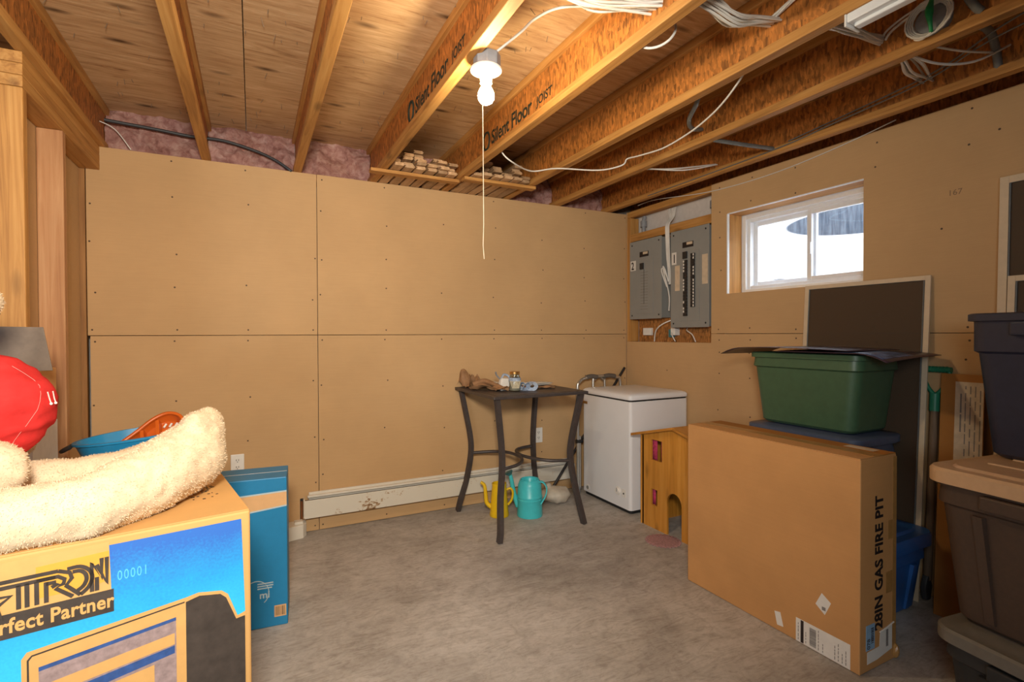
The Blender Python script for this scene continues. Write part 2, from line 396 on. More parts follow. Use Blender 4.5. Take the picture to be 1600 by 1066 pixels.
    def sheet(s, fn, nu, nv, off):
        a = G().grid(fn, nu, nv); n = len(a.v); o = Vector(off)
        rim = [i for i in range(nu + 1)] + [j * (nu + 1) + nu for j in range(1, nv + 1)] + [nv * (nu + 1) + i for i in range(nu - 1, -1, -1)] + [j * (nu + 1) for j in range(nv - 1, 0, -1)]
        L = len(rim)
        fs = a.f + [tuple(n + i for i in reversed(f)) for f in a.f] + [(rim[i], n + rim[i], n + rim[(i + 1) % L], rim[(i + 1) % L]) for i in range(L)]
        return s.add(list(a.v) + [tuple(Vector(v) + o) for v in a.v], fs)
    def build(s, name, mat, parent=None, smooth=0, bevel=0, local=False, fix=True):
        me = bpy.data.meshes.new(name); me.from_pydata(s.v, [], s.f)
        if fix:
            bm = bmesh.new(); bm.from_mesh(me); bmesh.ops.recalc_face_normals(bm, faces=bm.faces); bm.to_mesh(me); bm.free()
        return finish(name, me, mat, parent, smooth, bevel, local)
def finish(name, me, mat, parent=None, smooth=0, bevel=0, local=False):
    if parent is not None and not local:
        r = parent
        while r.parent: r = r.parent
        if r in ROOTM: me.transform(ROOTM[r].inverted())
    me.materials.append(M[mat] if isinstance(mat, str) else mat)
    if smooth:
        for p in me.polygons: p.use_smooth = True
        if smooth < 180: me.set_sharp_from_angle(angle=math.radians(smooth))
    o = bpy.data.objects.new(name, me); COL.objects.link(o); o.parent = parent
    if bevel:
        b = o.modifiers.new('bevel', 'BEVEL'); b.width = bevel; b.segments = 2; b.limit_method = 'ANGLE'
    return o
def tag(o, label, cat, group=None):
    o['label'] = label; o['category'] = cat
    if group: o['group'] = group
    return o
def thing(name, label, cat, loc=(0, 0, 0), rot=0.0, group=None):
    o = bpy.data.objects.new(name, None); COL.objects.link(o); o.empty_display_size = .05
    mw = Matrix.Translation(loc) @ Matrix.Rotation(rot, 4, 'Z'); o.matrix_world = mw; ROOTM[o] = mw
    return tag(o, label, cat, group)
def struct(name):
    o = bpy.data.objects.new(name, None); COL.objects.link(o); o.empty_display_size = .05; o['kind'] = 'structure'; ROOTM[o] = Matrix(); return o
def stuff(o): o['kind'] = 'stuff'; return o
def text(body, size, mat, mw, name, parent, spacing=1.0, ex=.0006, offset=0.0, xs=1.0, local=False):
    cu = bpy.data.curves.new('lettering', 'FONT'); cu.body = body; cu.size = size; cu.extrude = ex; cu.space_character = spacing
    cu.offset = offset; cu.resolution_u = 3
    ob = bpy.data.objects.new('lettering_source', cu); COL.objects.link(ob)
    me = bpy.data.meshes.new_from_object(ob.evaluated_get(bpy.context.evaluated_depsgraph_get()))
    bpy.data.objects.remove(ob); bpy.data.curves.remove(cu)
    if xs != 1.0: me.transform(Matrix.Diagonal((xs, 1, 1, 1)))
    me.transform(mw); me.materials.clear(); me.name = name
    return finish(name, me, mat, parent, local=local)
def frame(o, x, y):
    x = Vector(x).normalized(); y = Vector(y).normalized(); z = x.cross(y)
    m = Matrix((x, y, z)).transposed().to_4x4(); m.translation = o; return m
def applied(o):
    dg = bpy.context.evaluated_depsgraph_get(); me = bpy.data.meshes.new_from_object(o.evaluated_get(dg))
    o.modifiers.clear(); o.data = me; return o
R = random.uniform

# ------------------------------------------------------------------ the setting
D, RW = 3.402, 2.801
fl = G().box(-4.2, 3.05, -5.0, 3.6, -.12, 0).build('floor', 'concrete'); fl['kind'] = 'structure'
# --- back wall
wb = struct('wall_back'); SX = .363
def screws(name, pts, normal, parent):
    g = G()
    for p in pts:
        p = Vector(p); n = Vector(normal); a = n.orthogonal().normalized(); b = n.cross(a)
        g.add([p + (a * math.cos(t * PI / 3) + b * math.sin(t * PI / 3)) * .0052 + n * .0006 for t in range(6)], [tuple(range(6))])
    return stuff(g.build(name, 'stain', parent, fix=False))
def sheet_back(x0, x1, z0, z1):
    o = G().box(x0, x1, D, D + .0127, z0, z1).build('drywall_sheet', 'drywall', wb, bevel=.0015)
    pts = []
    nx = max(2, round((x1 - x0) / .42)); xs = [x0 + .022 + (x1 - x0 - .044) * i / nx for i in range(nx + 1)]
    for i, x in enumerate(xs):
        for k in range(5):
            z = z0 + .03 + (z1 - z0 - .06) * k / 4 + (R(-.05, .05) if 0 < k < 4 else 0)
            if R(0, 1) < .9: pts.append((x + R(-.012, .012), D, z))
    screws('drywall_screws', pts, (0, -1, 0), o)
sheet_back(-.762, SX - .0015, .004, 1.2245); sheet_back(SX + .0015, 2.80, .004, 1.2245)
sheet_back(-.772, SX - .0015, 1.2275, 2.2245); sheet_back(SX + .0015, 2.80, 1.2275, 2.2255)
G().box(-4.2, -.96, D, D + .0127, 0, 2.225).build('drywall_sheet', 'drywall', wb)
G().box(-.875, -.7765, D + .002, D + .04, 0, 2.205).build('stud', 'lum_dark', wb, bevel=.003)
G().box(-.96, -.772, D + .002, D + .04, 2.2065, 2.2245).build('plate', 'lumx', wb)
G().box(-4.2, 2.9, D + .0128, D + .15, 2.187, 2.2235).build('top_plate', 'lumx', wb)
G().box(-4.2, 3.05, D + .15, D + .22, -.1, 2.70).build('foundation', 'concrete', wb)
# dark patch painted for the shade in a hole beside the heater, with copper stub
G().box(.252, .268, D - .0012, D + .001, .075, .215).build('cutout_shade', 'dark', wb)
G().tube([(.2605, D - .006, .08), (.2605, D - .006, .2)], .006, 8).build('pipe_stub', 'copper', wb, 60)
# --- ceiling: plywood subfloor on I-joists
ce = struct('ceiling'); ZJ, ZS = 2.225, 2.466
JX = [-1.68, -1.196, -.712, -.229, .254, .713, 1.203, 1.682, 2.125, 2.612]
for xa, xb in ((-4.2, -2.462), (-2.46, -.026), (-.022, 2.414), (2.418, 3.0)):
    ys = [3.56, 2.34, 1.12, -.10, -1.32, -5.0]
    for i in range(5):
        G().box(xa, xb, ys[i + 1] + .001, ys[i] - .001, ZS, ZS + .018).build('subfloor_panel', 'ply', ce)
for i, x in enumerate(JX):
    j = G().box(x - .005, x + .005, -5.0, 3.52, ZJ + .036, ZS - .036).build('joist_web', 'osb', ce)
    for nm, za, zb in (('bottom_flange', ZJ, ZJ + .037), ('top_flange', ZS - .037, ZS - .0005)):
        G().box(x - .0225, x + .0225, -5.0, 3.52, za, zb).build(nm, 'lumy', j, bevel=.003)
    if i in (5, 6):
        y0 = 2.53 if i == 5 else 2.72
        mw = frame((x - .0056, y0 - .11, ZJ + .062), (0, -1, 0), (0, 0, 1))
        text('Silent Floor', .105, 'stamp', mw, 'stamped_lettering', j, .95, .0003, .0018, 1.0 if i == 5 else 1.0)
        text('JOIST', .058, 'stamp', frame((x - .0056, y0 - .62, ZJ + .072), (0, -1, 0), (0, 0, 1)), 'stamped_lettering', j, 1.0, .0003, .001)
        ring = [(x - .0062, y0 - .045 + .042 * math.cos(t * PI / 10), ZJ + .10 + .048 * math.sin(t * PI / 10)) for t in range(20)]
        G().tube(ring, .0065, 5, closed=True).build('stamped_emblem', 'stamp', j)
# nail tips poking through the subfloor
g = G()
for k in range(150):
    x, y = R(-.7, 1.15), R(1.3, 3.4); l = R(.012, .03); dx, dy = R(-.5, .5) * l, R(-.5, .5) * l
    g.tube([(x, y, ZS), (x + dx, y + dy, ZS - l)], .0012, 4)
stuff(g.build('nail_tips', plain('dull_nail', (.20, .15, .10), .7), ce))
# pink insulation stuffed into the rim above the back wall
for i in range(1, len(JX) - 1):
    a, b = JX[i] + .008, JX[i + 1] - .008
    if i == 1: a = -1.19
    sd = i * 7.3
    def fn(u, v, a=a, b=b, sd=sd):
        x = a + (b - a) * u; z = 2.226 + .2395 * v
        y = 3.475 + .10 * (v - .35) ** 2 + .05 * noise.noise((x * 6, z * 9, sd)) + .025 * noise.noise((x * 22, z * 25, sd)) + .010 * noise.noise((x * 60, z * 60, sd))
        return (x, y, z)
    G().grid(fn, 40, 22).build('insulation_batt', 'insul', wb, 180, fix=False)
# --- right wall
wr = struct('wall_right'); T = .0127
def rect_r(g, y0, y1, z0, z1): g.box(RW, RW + T, y0, y1, z0, z1)
RY0, RY1, RZ0, RZ1 = 2.512, 3.394, 1.163, 2.24
WY0, WY1, WZ0, WZ1 = 1.535, 2.378, 1.490, 2.015
def poly_r(name, pts, mat='drywall'):
    return G().prism([(RW, y, z) for y, z in pts], (T, 0, 0)).build(name, mat, wr, bevel=.001)
s1 = poly_r('drywall_sheet', [(.962, .004), (3.40, .004), (3.40, RZ0), (RY0, RZ0), (RY0, 1.2245), (.962, 1.2245)])
g = G(); rect_r(g, WY1, RY0 - .0005, 1.2275, 2.24); rect_r(g, .07, WY0, 1.2275, 2.24); rect_r(g, WY0, WY1, 1.2275, WZ0); rect_r(g, WY0, WY1, WZ1, 2.24)
s2 = g.build('drywall_sheet', 'drywall', wr)
g = G(); rect_r(g, -5.0, .96, .004, 1.2245); g.build('drywall_sheet', 'drywall', wr)
g = G(); rect_r(g, -5.0, .068, 1.2275, 2.24); g.build('drywall_sheet', 'drywall', wr)
G().box(RW, RW + T, 3.3935, 3.4015, RZ0, 2.24).build('drywall_strip', 'drywall', wr)
pts = [(RW, y + R(-.01, .01), z + R(-.015, .015)) for y in (2.45, 2.2, 1.9, 1.48, 1.1) for z in (1.19, 1.26, 2.05, 2.19, .7, .95, 1.1) if not (WY0 - .02 < y < WY1 + .02 and 1.45 < z < 2.03)] + \
      [(RW, 3.0, .62), (RW, 2.93, .95), (RW, 1.2, 1.7), (RW, 2.43, 1.65), (RW, 2.44, 1.87), (RW, 1.0, 2.08)]
screws('drywall_screws', pts, (-1, 0, 0), s1)
text('167', .036, M['pencil'], frame((RW - .0005, 1.178, 1.842), (0, -1, 0), (0, 0, 1)), 'pencilled_note', wr, ex=.0001)
# foundation wall with the window hole
for y0, y1, z0, z1 in ((-5.0, WY0 - .02, -.1, 2.24), (WY1 + .02, 3.62, -.1, 2.24), (WY0 - .02, WY1 + .02, -.1, WZ0 - .02), (WY0 - .02, WY1 + .02, WZ1 + .02, 2.24)):
    G().box(2.905, 3.05, y0, y1, z0, z1).build('foundation_wall', 'foam' if y0 > WY1 else 'concrete', wr)
G().box(2.97, 3.05, -5.0, 3.62, 2.2405, 2.70).build('rim_board', 'osb_board', wr)
G().box(2.82, 2.96, -5.0, 3.40, 2.205, 2.2395).build('sill_plate', 'lumy', wr)
# recess framing round the breaker panels
G().box(2.802, 2.89, 3.352, 3.393, RZ0, 2.188).build('stud', 'lumz', wr, bevel=.003)
G().box(2.802, 2.84, 2.513, 3.393, 2.19, 2.239).build('recess_header', 'lumy', wr, bevel=.003)
G().box(2.802, 2.840, 2.513, 3.351, 1.985, 2.047).build('blocking', 'lumy', wr, bevel=.003)
G().box(2.892, 2.904, 2.513, 3.351, RZ0 - .02, 1.984).build('backing_board', 'osb_board', wr)
G().box(2.815, 2.89, 2.475, 2.5115, RZ0, 2.188).build('stud', 'lumz', wr)
# --- window
wi = struct('window_1')
G().box(2.808, 2.935, WY1, WY1 + .019, WZ0 - .019, WZ1 + .019).build('jamb', 'lumz', wi)
G().box(2.808, 2.935, WY0 - .019, WY0, WZ0 - .019, WZ1 + .019).build('jamb', 'lumz', wi)
G().box(2.808, 2.935, WY0, WY1, WZ1, WZ1 + .019).build('head', 'lumy', wi)
G().box(2.808, 2.935, WY0, WY1, WZ0 - .019, WZ0).build('sill', 'lumy', wi)
G().box(RW - .001, RW + .016, WY1 - .001, WY1 + .006, WZ0, WZ1).build('corner_bead', 'white_vinyl', wi)
G().box(RW - .001, RW + .016, WY0, WY1, WZ1 - .001, WZ1 + .004).build('corner_bead', 'white_vinyl', wi)
def ringframe(name, x0, x1, y0, y1, z0, z1, w, mat, par, wt=None, bevel=.003):
    g = G(); wt = wt or w
    g.box(x0, x1, y0, y0 + w, z0, z1); g.box(x0, x1, y1 - w, y1, z0, z1)
    g.box(x0, x1, y0 + w, y1 - w, z0, z0 + w); g.box(x0, x1, y0 + w, y1 - w, z1 - wt, z1)
    return g.build(name, mat, par, bevel=bevel)
ringframe('outer_frame', 2.936, 3.03, WY0 + .002, WY1 - .002, WZ0 + .001, WZ1 - .001, .030, 'white_vinyl', wi)
ringframe('inner_frame', 2.955, 3.03, WY0 + .03, WY1 - .03, WZ0 + .03, WZ1 - .03, .022, 'white_vinyl', wi)
ym = 1.925
for nm, x0, a, b in (('fixed_sash', 2.995, ym - .02, WY1 - .05), ('sliding_sash', 2.968, WY0 + .05, ym + .02)):
    sa = ringframe(nm, x0, x0 + .022, a, b, WZ0 + .05, WZ1 - .05, .028, 'white_vinyl', wi)
    G().box(x0 + .009, x0 + .013, a + .027, b - .027, WZ0 + .077, WZ1 - .077).build('pane', 'pane', sa)
G().box(2.958, 2.968, ym - .008, ym + .006, 1.70, 1.77).build('latch', 'white_vinyl', wi, bevel=.002)
# outside: the pale window well
ww = thing('window_well', 'pale curved window well with blue-grey painted patches outside the slider window', 'window well', (3.06, 1.95, .9))
def wf(u, v):
    a = PI * (u - .5) * 1.0
    return (3.08 + .75 * math.cos(a), 1.95 + 1.15 * math.sin(a), 1.1 + 1.15 * v)
me = G().grid(wf, 40, 2); me.build('curved_sheet', 'well', ww, 180, local=True, fix=False).matrix_parent_inverse = ww.matrix_world.inverted()
G().box(3.06, 3.9, .75, 3.15, 1.02, 1.1).build('gravel_bed', 'foam', ww)
# --- partition of bare studs at the left
wp = struct('wall_partition')
for y, mt in ((2.385, 'lumz'), (2.81, 'lum_pink')):
    G().box(-.80, -.712, y, y + .038, .039, 2.099).build('stud', mt, wp, bevel=.004)
G().box(-.80, -.712, 2.385, 3.40, 0, .038).build('bottom_plate', 'lumy', wp)
for k in range(3): G().box(-.80, -.712, 2.385, 3.40, 2.10 + k * .0415, 2.1405 + k * .0415).build('top_plate', 'lumy', wp, bevel=.003)
G().box(-.813, -.801, 2.385, 3.40, 0, 2.22).build('backing_sheet', 'drywall', wp)
# --- rest of the room, behind the camera
for nm, b in (('wall_left', (-4.22, -4.2, -5.0, 3.6, 0, 2.7)), ('wall_front', (-4.2, 3.05, -5.02, -5.0, 0, 2.7))):
    o = G().box(*b).build(nm, 'concrete'); o['kind'] = 'structure'
G().box(-4.22, 3.05, -5.02, 3.63, 2.70, 2.74).build('upper_floor', 'ply', ce)
# --- baseboard heater
h = thing('baseboard_heater', 'long white rust-specked baseboard heater low on the back wall', 'heater', (1.2, 3.37, 0))
G().box(.302, 2.24, D - .014, D - .0005, .1, .250).build('back_plate', 'white_paint', h, bevel=.002)
G().box(.292, 2.24, 3.362, D - .015, .222, .236).build('top_louvre', 'white_paint', h, bevel=.003)
G().box(.272, 2.24, 3.340, 3.347, .103, .214).build('front_cover', 'rusty', h, bevel=.002)
G().box(.268, .274, 3.343, D - .003, .108, .224).build('end_cap', 'white_paint', h)
G().box(.28, 2.24, 3.352, D - .015, .108, .205).build('heating_fins', 'dark', h)
# white elbow trim beside it
tr = thing('corner_trim', 'short white kinked baseboard trim piece beside the blue carton', 'trim', (.2, 3.31, 0))
G().prism([(.12, 3.272, 0), (.262, 3.312, 0), (.282, 3.345, 0), (.284, D - .003, 0), (.25, D - .003, 0), (.12, D - .003, 0)], (0, 0, .082)).build('trim_board', 'white_paint', tr, bevel=.003)
G().box(.215, .262, 3.325, 3.37, .0825, .098).build('trim_step', 'white_paint', tr, bevel=.002)
# --- outlets
def outlet(x, z, label, y=D):
    o = thing('wall_outlet', label, 'outlet', (x, y, z))
    G().box(x - .035, x + .035, y - .006, y - .0003, z - .057, z + .057).build('cover_plate', 'white_plastic', o, bevel=.003)
    for k in (-1, 1):
        s = G().prism([(x + .017 * math.cos(t * PI / 6), y - .0085, z + k * .02 + .014 * math.sin(t * PI / 6)) for t in range(12)], (0, .003, 0)).build('socket', 'white_plastic', o)
        g = G()
        for dx in (-.006, .006): g.box(x + dx - .0015, x + dx + .0015, y - .0092, y - .0084, z + k * .02 - .001, z + k * .02 + .008)
        g.box(x - .0025, x + .0025, y - .0092, y - .0084, z + k * .02 - .009, z + k * .02 - .005)
        g.build('slots', 'ink', s)
outlet(-.086, .471, 'white duplex outlet on the back wall above the blue carton')
outlet(1.945, .454, 'white duplex outlet on the back wall behind the bistro table')

# ------------------------------------------------------------------ ceiling things
lp = thing('bare_bulb_lamp', 'lit bare bulb in a white holder with pull string under the joists', 'lamp', (.765, 1.715, 2.245))
lx, ly = .763, 1.708
oc = [(.05 * math.cos(PI / 8 + k * PI / 4), .05 * math.sin(PI / 8 + k * PI / 4)) for k in range(8)]
G().loft([[(lx + .004 + a, ly + b, z) for a, b in oc] for z in (2.192, 2.240)]).build('octagon_box', 'grey_plastic', lp, bevel=.003)
G().lathe([(.012, 2.135), (.022, 2.136), (.024, 2.165), (.030, 2.176), (.056, 2.180), (.058, 2.186), (.052, 2.1915), (.01, 2.1915)], (lx, ly, 0), 28).build('lamp_holder', 'porcelain', lp, 40)
G().lathe([(.0005, 2.060), (.012, 2.0625), (.022, 2.069), (.0285, 2.080), (.0300, 2.092), (.0275, 2.105), (.021, 2.118), (.0155, 2.128), (.0145, 2.1345)], (lx, ly, 0), 24).build('bulb', 'bulb', lp, 180)
G().tube([(lx - .02, ly - .012, 2.15), (lx - .0215, ly - .02, 1.9), (lx - .0205, ly - .02, 1.62), (lx - .023, ly - .02, 1.545), (lx - .019, ly - .02, 1.497)], .0016, 5).build('pull_string', 'lace', lp)
def cable(name, label, pts, r=.004, mat='cable', smooth=6, cat='cable', group=None):
    o = G().tube(pts, r, 7, smooth).build(name, mat, None, 60); return tag(o, label, cat, group)
cable('lamp_cable', 'white cable running from the bare bulb box up to the cable bundle',
      [(.781, 1.70, 2.237), (.82, 1.675, 2.27), (.88, 1.65, 2.325), (.92, 1.629, 2.367), (.98, 1.57, 2.39), (1.06, 1.48, 2.37), (1.19, 1.32, 2.31)], .0048)
def bundle(label, paths, group='white cable bundles through the joists'):
    b = thing('cable_bundle', label, 'cables', paths[0][0], 0, group)
    for p in paths: G().tube(p, R(.0038, .0052), 6, 5).build('cable', 'cable', b, 60)
def fan(a, b, n, sa, sb, mid=0.0):
    out = []
    for k in range(n):
        pa = Vector(a) + Vector((R(-1, 1) * sa[0], R(-1, 1) * sa[1], R(-1, 1) * sa[2]))
        pb = Vector(b) + Vector((R(-1, 1) * sb[0], R(-1, 1) * sb[1], R(-1, 1) * sb[2]))
        m = (pa + pb) / 2 + Vector((0, R(-.03, .03), -mid + R(-.012, .012)))
        out.append([pa, pa.lerp(m, .55), m, m.lerp(pb, .5), pb])
    return out
bundle('thick fan of white cables crossing the bay beside the lit bulb', fan((.86, 1.50, 2.44), (1.197, 1.30, 2.305), 14, (.05, .07, .015), (.002, .03, .016), .04))
bundle('white cables splaying through the bay right after the lettered joist', fan((1.212, 1.165, 2.285), (1.676, 1.22, 2.345), 11, (.002, .03, .016), (.002, .025, .02), .045) + fan((1.66, 1.23, 2.34), (1.60, .95, 2.40), 3, (.01, .01, .01), (.03, .03, .01)))
bundle('flat ribbon of white cables behind the white light fixture', fan((1.69, 1.09, 2.285), (2.118, 1.10, 2.318), 9, (.002, .025, .012), (.002, .012, .02), .0))
bundle('pair of white cables bending toward the coiled ceiling box', [[(2.115, 1.10, 2.325), (2.10, 1.07, 2.345), (2.095, .99, 2.366), (2.09, .90, 2.362), (2.07, .6, 2.37)], [(2.115, 1.085, 2.32), (2.10, 1.055, 2.335), (2.09, .98, 2.352), (2.085, .90, 2.35), (2.06, .6, 2.36)]])
bundle('clump of dim white cables near the last joist', fan((2.135, 1.06, 2.285), (2.605, 1.17, 2.325), 8, (.002, .02, .012), (.002, .03, .02), .015))
bundle('thin pale cables entering a hole in the last joist', [[(2.15, .98, 2.26), (2.35, .95, 2.27), (2.60, .93, 2.315)], [(2.135, 1.02, 2.24), (2.3, 1.0, 2.235), (2.45, .95, 2.255), (2.60, .90, 2.33)]])
bundle('two short white cables entering a hole near the back corner', [[(2.14, 2.45, 2.238), (2.3, 2.36, 2.235), (2.605, 2.30, 2.29)], [(2.14, 2.43, 2.236), (2.35, 2.33, 2.225), (2.605, 2.29, 2.285)]])
cable('slack_cable', 'white cable sagging below the joists toward the window side',
      [(1.222, 2.58, 2.30), (1.24, 2.565, 2.235), (1.30, 2.56, 2.189), (1.5, 2.70, 2.206), (1.622, 2.606, 2.212), (1.8, 2.436, 2.178), (1.89, 2.335, 2.19), (1.915, 2.32, 2.225), (1.92, 2.23, 2.215), (1.92, 2.043, 2.196), (1.9, 1.868, 2.198), (1.86, 1.712, 2.202), (1.80, 1.552, 2.213), (1.725, 1.39, 2.245), (1.70, 1.33, 2.30)], .0042)
cable('cable_loop', 'short white cable loop peeking out behind a joist', [(1.216, 1.42, 2.25), (1.24, 1.397, 2.228), (1.26, 1.357, 2.219), (1.28, 1.323, 2.233), (1.30, 1.32, 2.275), (1.29, 1.34, 2.33)], .0045)
cable('wall_wire', 'thin white wire strung along the top of the right wall', [(2.75, 3.2, 2.25), (2.786, 3.03, 2.262), (2.796, 2.532, 2.198), (2.796, 2.078, 2.186), (2.796, 1.694, 2.216), (2.796, 1.386, 2.262)], .003)
cable('joist_wire', 'thin grey wire run clipped along the last joist', [(2.584, 2.9, 2.235), (2.584, 1.918, 2.243), (2.582, 1.564, 2.268), (2.52, 1.145, 2.280), (2.40, .881, 2.29), (2.3, .6, 2.27)], .0032, 'cable_grey')
cable('joist_wire', 'second thin grey wire crossing toward the last joist', [(2.584, 1.8, 2.262), (2.575, 1.45, 2.29), (2.50, 1.1, 2.295), (2.36, .84, 2.305), (2.25, .6, 2.30)], .0032, 'cable_grey')
cable('flexible_conduit', 'curved grey conduit hanging between two middle joists', [(1.70, 1.60, 2.33), (1.78, 1.675, 2.268), (1.86, 1.80, 2.247), (1.98, 1.90, 2.26), (2.115, 1.962, 2.30)], .011, 'cable_grey', cat='conduit', group='grey conduit stubs')
cable('flexible_conduit', 'straight grey conduit stub between the last two joists', [(2.14, 1.90, 2.228), (2.35, 1.89, 2.235), (2.60, 1.895, 2.255)], .011, 'cable_grey', cat='conduit', group='grey conduit stubs')
cable('flexible_conduit', 'grey conduit bending up beside the coiled ceiling box', [(2.11, .80, 2.265), (2.095, .812, 2.285), (2.085, .828, 2.33), (2.08, .83, 2.41)], .013, 'cable_grey', cat='conduit', group='grey conduit stubs')
cable('flexible_conduit', 'thick grey conduit arching into the last joist', [(2.3, .90, 2.34), (2.46, .91, 2.352), (2.55, .925, 2.32), (2.60, .934, 2.262)], .014, 'cable_grey', cat='conduit', group='grey conduit stubs')
cable('black_cable', 'dark cable draped over the pink insulation above the back wall', [(-.69, 3.40, 2.368), (-.45, 3.42, 2.363), (-.299, 3.435, 2.358), (-.14, 3.43, 2.359), (.028, 3.43, 2.325), (.132, 3.42, 2.284), (.208, 3.405, 2.234), (.215, 3.41, 2.226)], .009, 'cable_dk')
cable('thin_wire', 'thin white wire dangling over the top corner of the back wall', [(-.80, 3.28, 2.362), (-.724, 3.38, 2.357), (-.644, 3.39, 2.323), (-.576, 3.398, 2.228)], .0028)
cable('thin_wire', 'thin white wire stapled along the first joist by the stud partition', [(-.745, 1.9, 2.33), (-.742, 2.15, 2.31), (-.74, 2.35, 2.30)], .0028)
fx = thing('strip_light', 'unlit white fluorescent strip fixture fixed beneath a joist', 'light fixture', (1.70, .4, 2.2))
G().box(1.665, 1.735, -.25, .965, 2.196, 2.2245).build('channel', 'fluor', fx, bevel=.003)
G().box(1.685, 1.715, -.24, .955, 2.184, 2.1965).build('diffuser_ridge', 'fluor', fx, bevel=.004)
G().box(1.663, 1.737, .9655, .972, 2.186, 2.2245).build('end_cap', 'white_plastic', fx, bevel=.002)
cb = thing('ceiling_junction_box', 'round white junction cover with coiled cable and green connector', 'junction box', (2.10, .93, 2.29))
def ringx(cx, cy, cz, ry, rz, n=24): return [(cx, cy + ry * math.cos(2 * PI * k / n), cz + rz * math.sin(2 * PI * k / n)) for k in range(n)]
G().loft([ringx(2.119, .93, 2.305, .052, .052), ringx(2.092, .93, 2.305, .052, .052), ringx(2.086, .93, 2.305, .044, .044)]).build('round_cover', 'grey_plastic', cb, 30)
G().box(2.096, 2.1195, .935, .975, 2.262, 2.29).build('bracket', 'grey_plastic', cb)
for k in range(4):
    G().tube([(2.080 - k * .003, .93 + (.052 + .006 * k) * math.cos(t * PI / 9 + k), 2.305 + (.05 + .004 * k) * math.sin(t * PI / 9 + k)) for t in range(18)], .0035, 6, closed=True).build('coiled_cable', 'cable', cb, 60)
G().tube([(2.066, .915, 2.372), (2.063, .918, 2.35), (2.06, .922, 2.325), (2.06, .922, 2.30), (2.064, .92, 2.27), (2.068, .92, 2.25)], lambda t: .006 + .007 * math.exp(-((t - .45) * 5) ** 2), 8, 3).build('connector', 'green_bright', cb, 60)
G().tube([(2.068, .92, 2.25), (2.075, .95, 2.243), (2.085, .975, 2.255), (2.11, .99, 2.28)], .0035, 6, 4).build('coiled_cable', 'cable', cb, 60)
# boards nailed under the joists and the offcuts stored on them
tag(G().box(.635, 1.195, 3.10, 3.158, 2.204, 2.2235).build('support_strip', 'lumx', bevel=.002), 'narrow wooden strip nailed under two joists, its end by the pink insulation', 'wood strip', 'strips holding flooring offcuts')
tag(G().box(1.197, 1.712, 3.015, 3.075, 2.204, 2.2235).build('support_strip', 'lumx', bevel=.002), 'narrow wooden strip nailed under two joists behind the pull string', 'wood strip', 'strips holding flooring offcuts')
off_mats = [wood('offcut_%d' % k, 'y', tuple(c * f for c in (.36, .21, .10)), tuple(c * f for c in (.52, .33, .18)), tuple(c * f for c in (.62, .42, .26)), .8, .25) for k, f in enumerate((.8, 1.0, 1.2))]
base_off = []
for m in off_mats:
    g = G().prism([(-.028, 0, 0), (.028, 0, 0), (.028, 0, .006), (.033, 0, .0065), (.033, 0, .0115), (.028, 0, .012), (.028, 0, .0182), (-.028, 0, .0182), (-.028, 0, .012), (-.023, 0, .0115), (-.023, 0, .0065), (-.028, 0, .006)], (0, 1, 0))
    me = bpy.data.meshes.new('flooring_offcut'); me.from_pydata(g.v, [], g.f); me.materials.append(m); base_off.append(me)
for bay, (xa, xb, ys) in enumerate(((.742, 1.172, 3.00), (1.232, 1.652, 2.94))):
    for c in range(6):
        x = xa + .035 + (xb - xa - .075) * c / 5
        for lay in range([3, 5, 7, 4, 6, 5][c] if bay == 0 else [3, 5, 4, 3, 5, 2][c]):
            o = bpy.data.objects.new('flooring_offcut', random.choice(base_off)); COL.objects.link(o)
            y0 = ys + (R(0, .13) if lay else R(.0, .05)); o.location = (x + (R(-.007, .007)), y0, 2.2262 + lay * .0186); o.rotation_euler.z = R(-.02, .02) + (R(-.05, .05) if lay > 2 else 0)
            o.scale = (1, R(3.40, 3.46) - y0, 1)
            tag(o, 'short wooden flooring offcut stacked between the ceiling joists', 'flooring offcut', 'flooring offcuts stored between the joists')

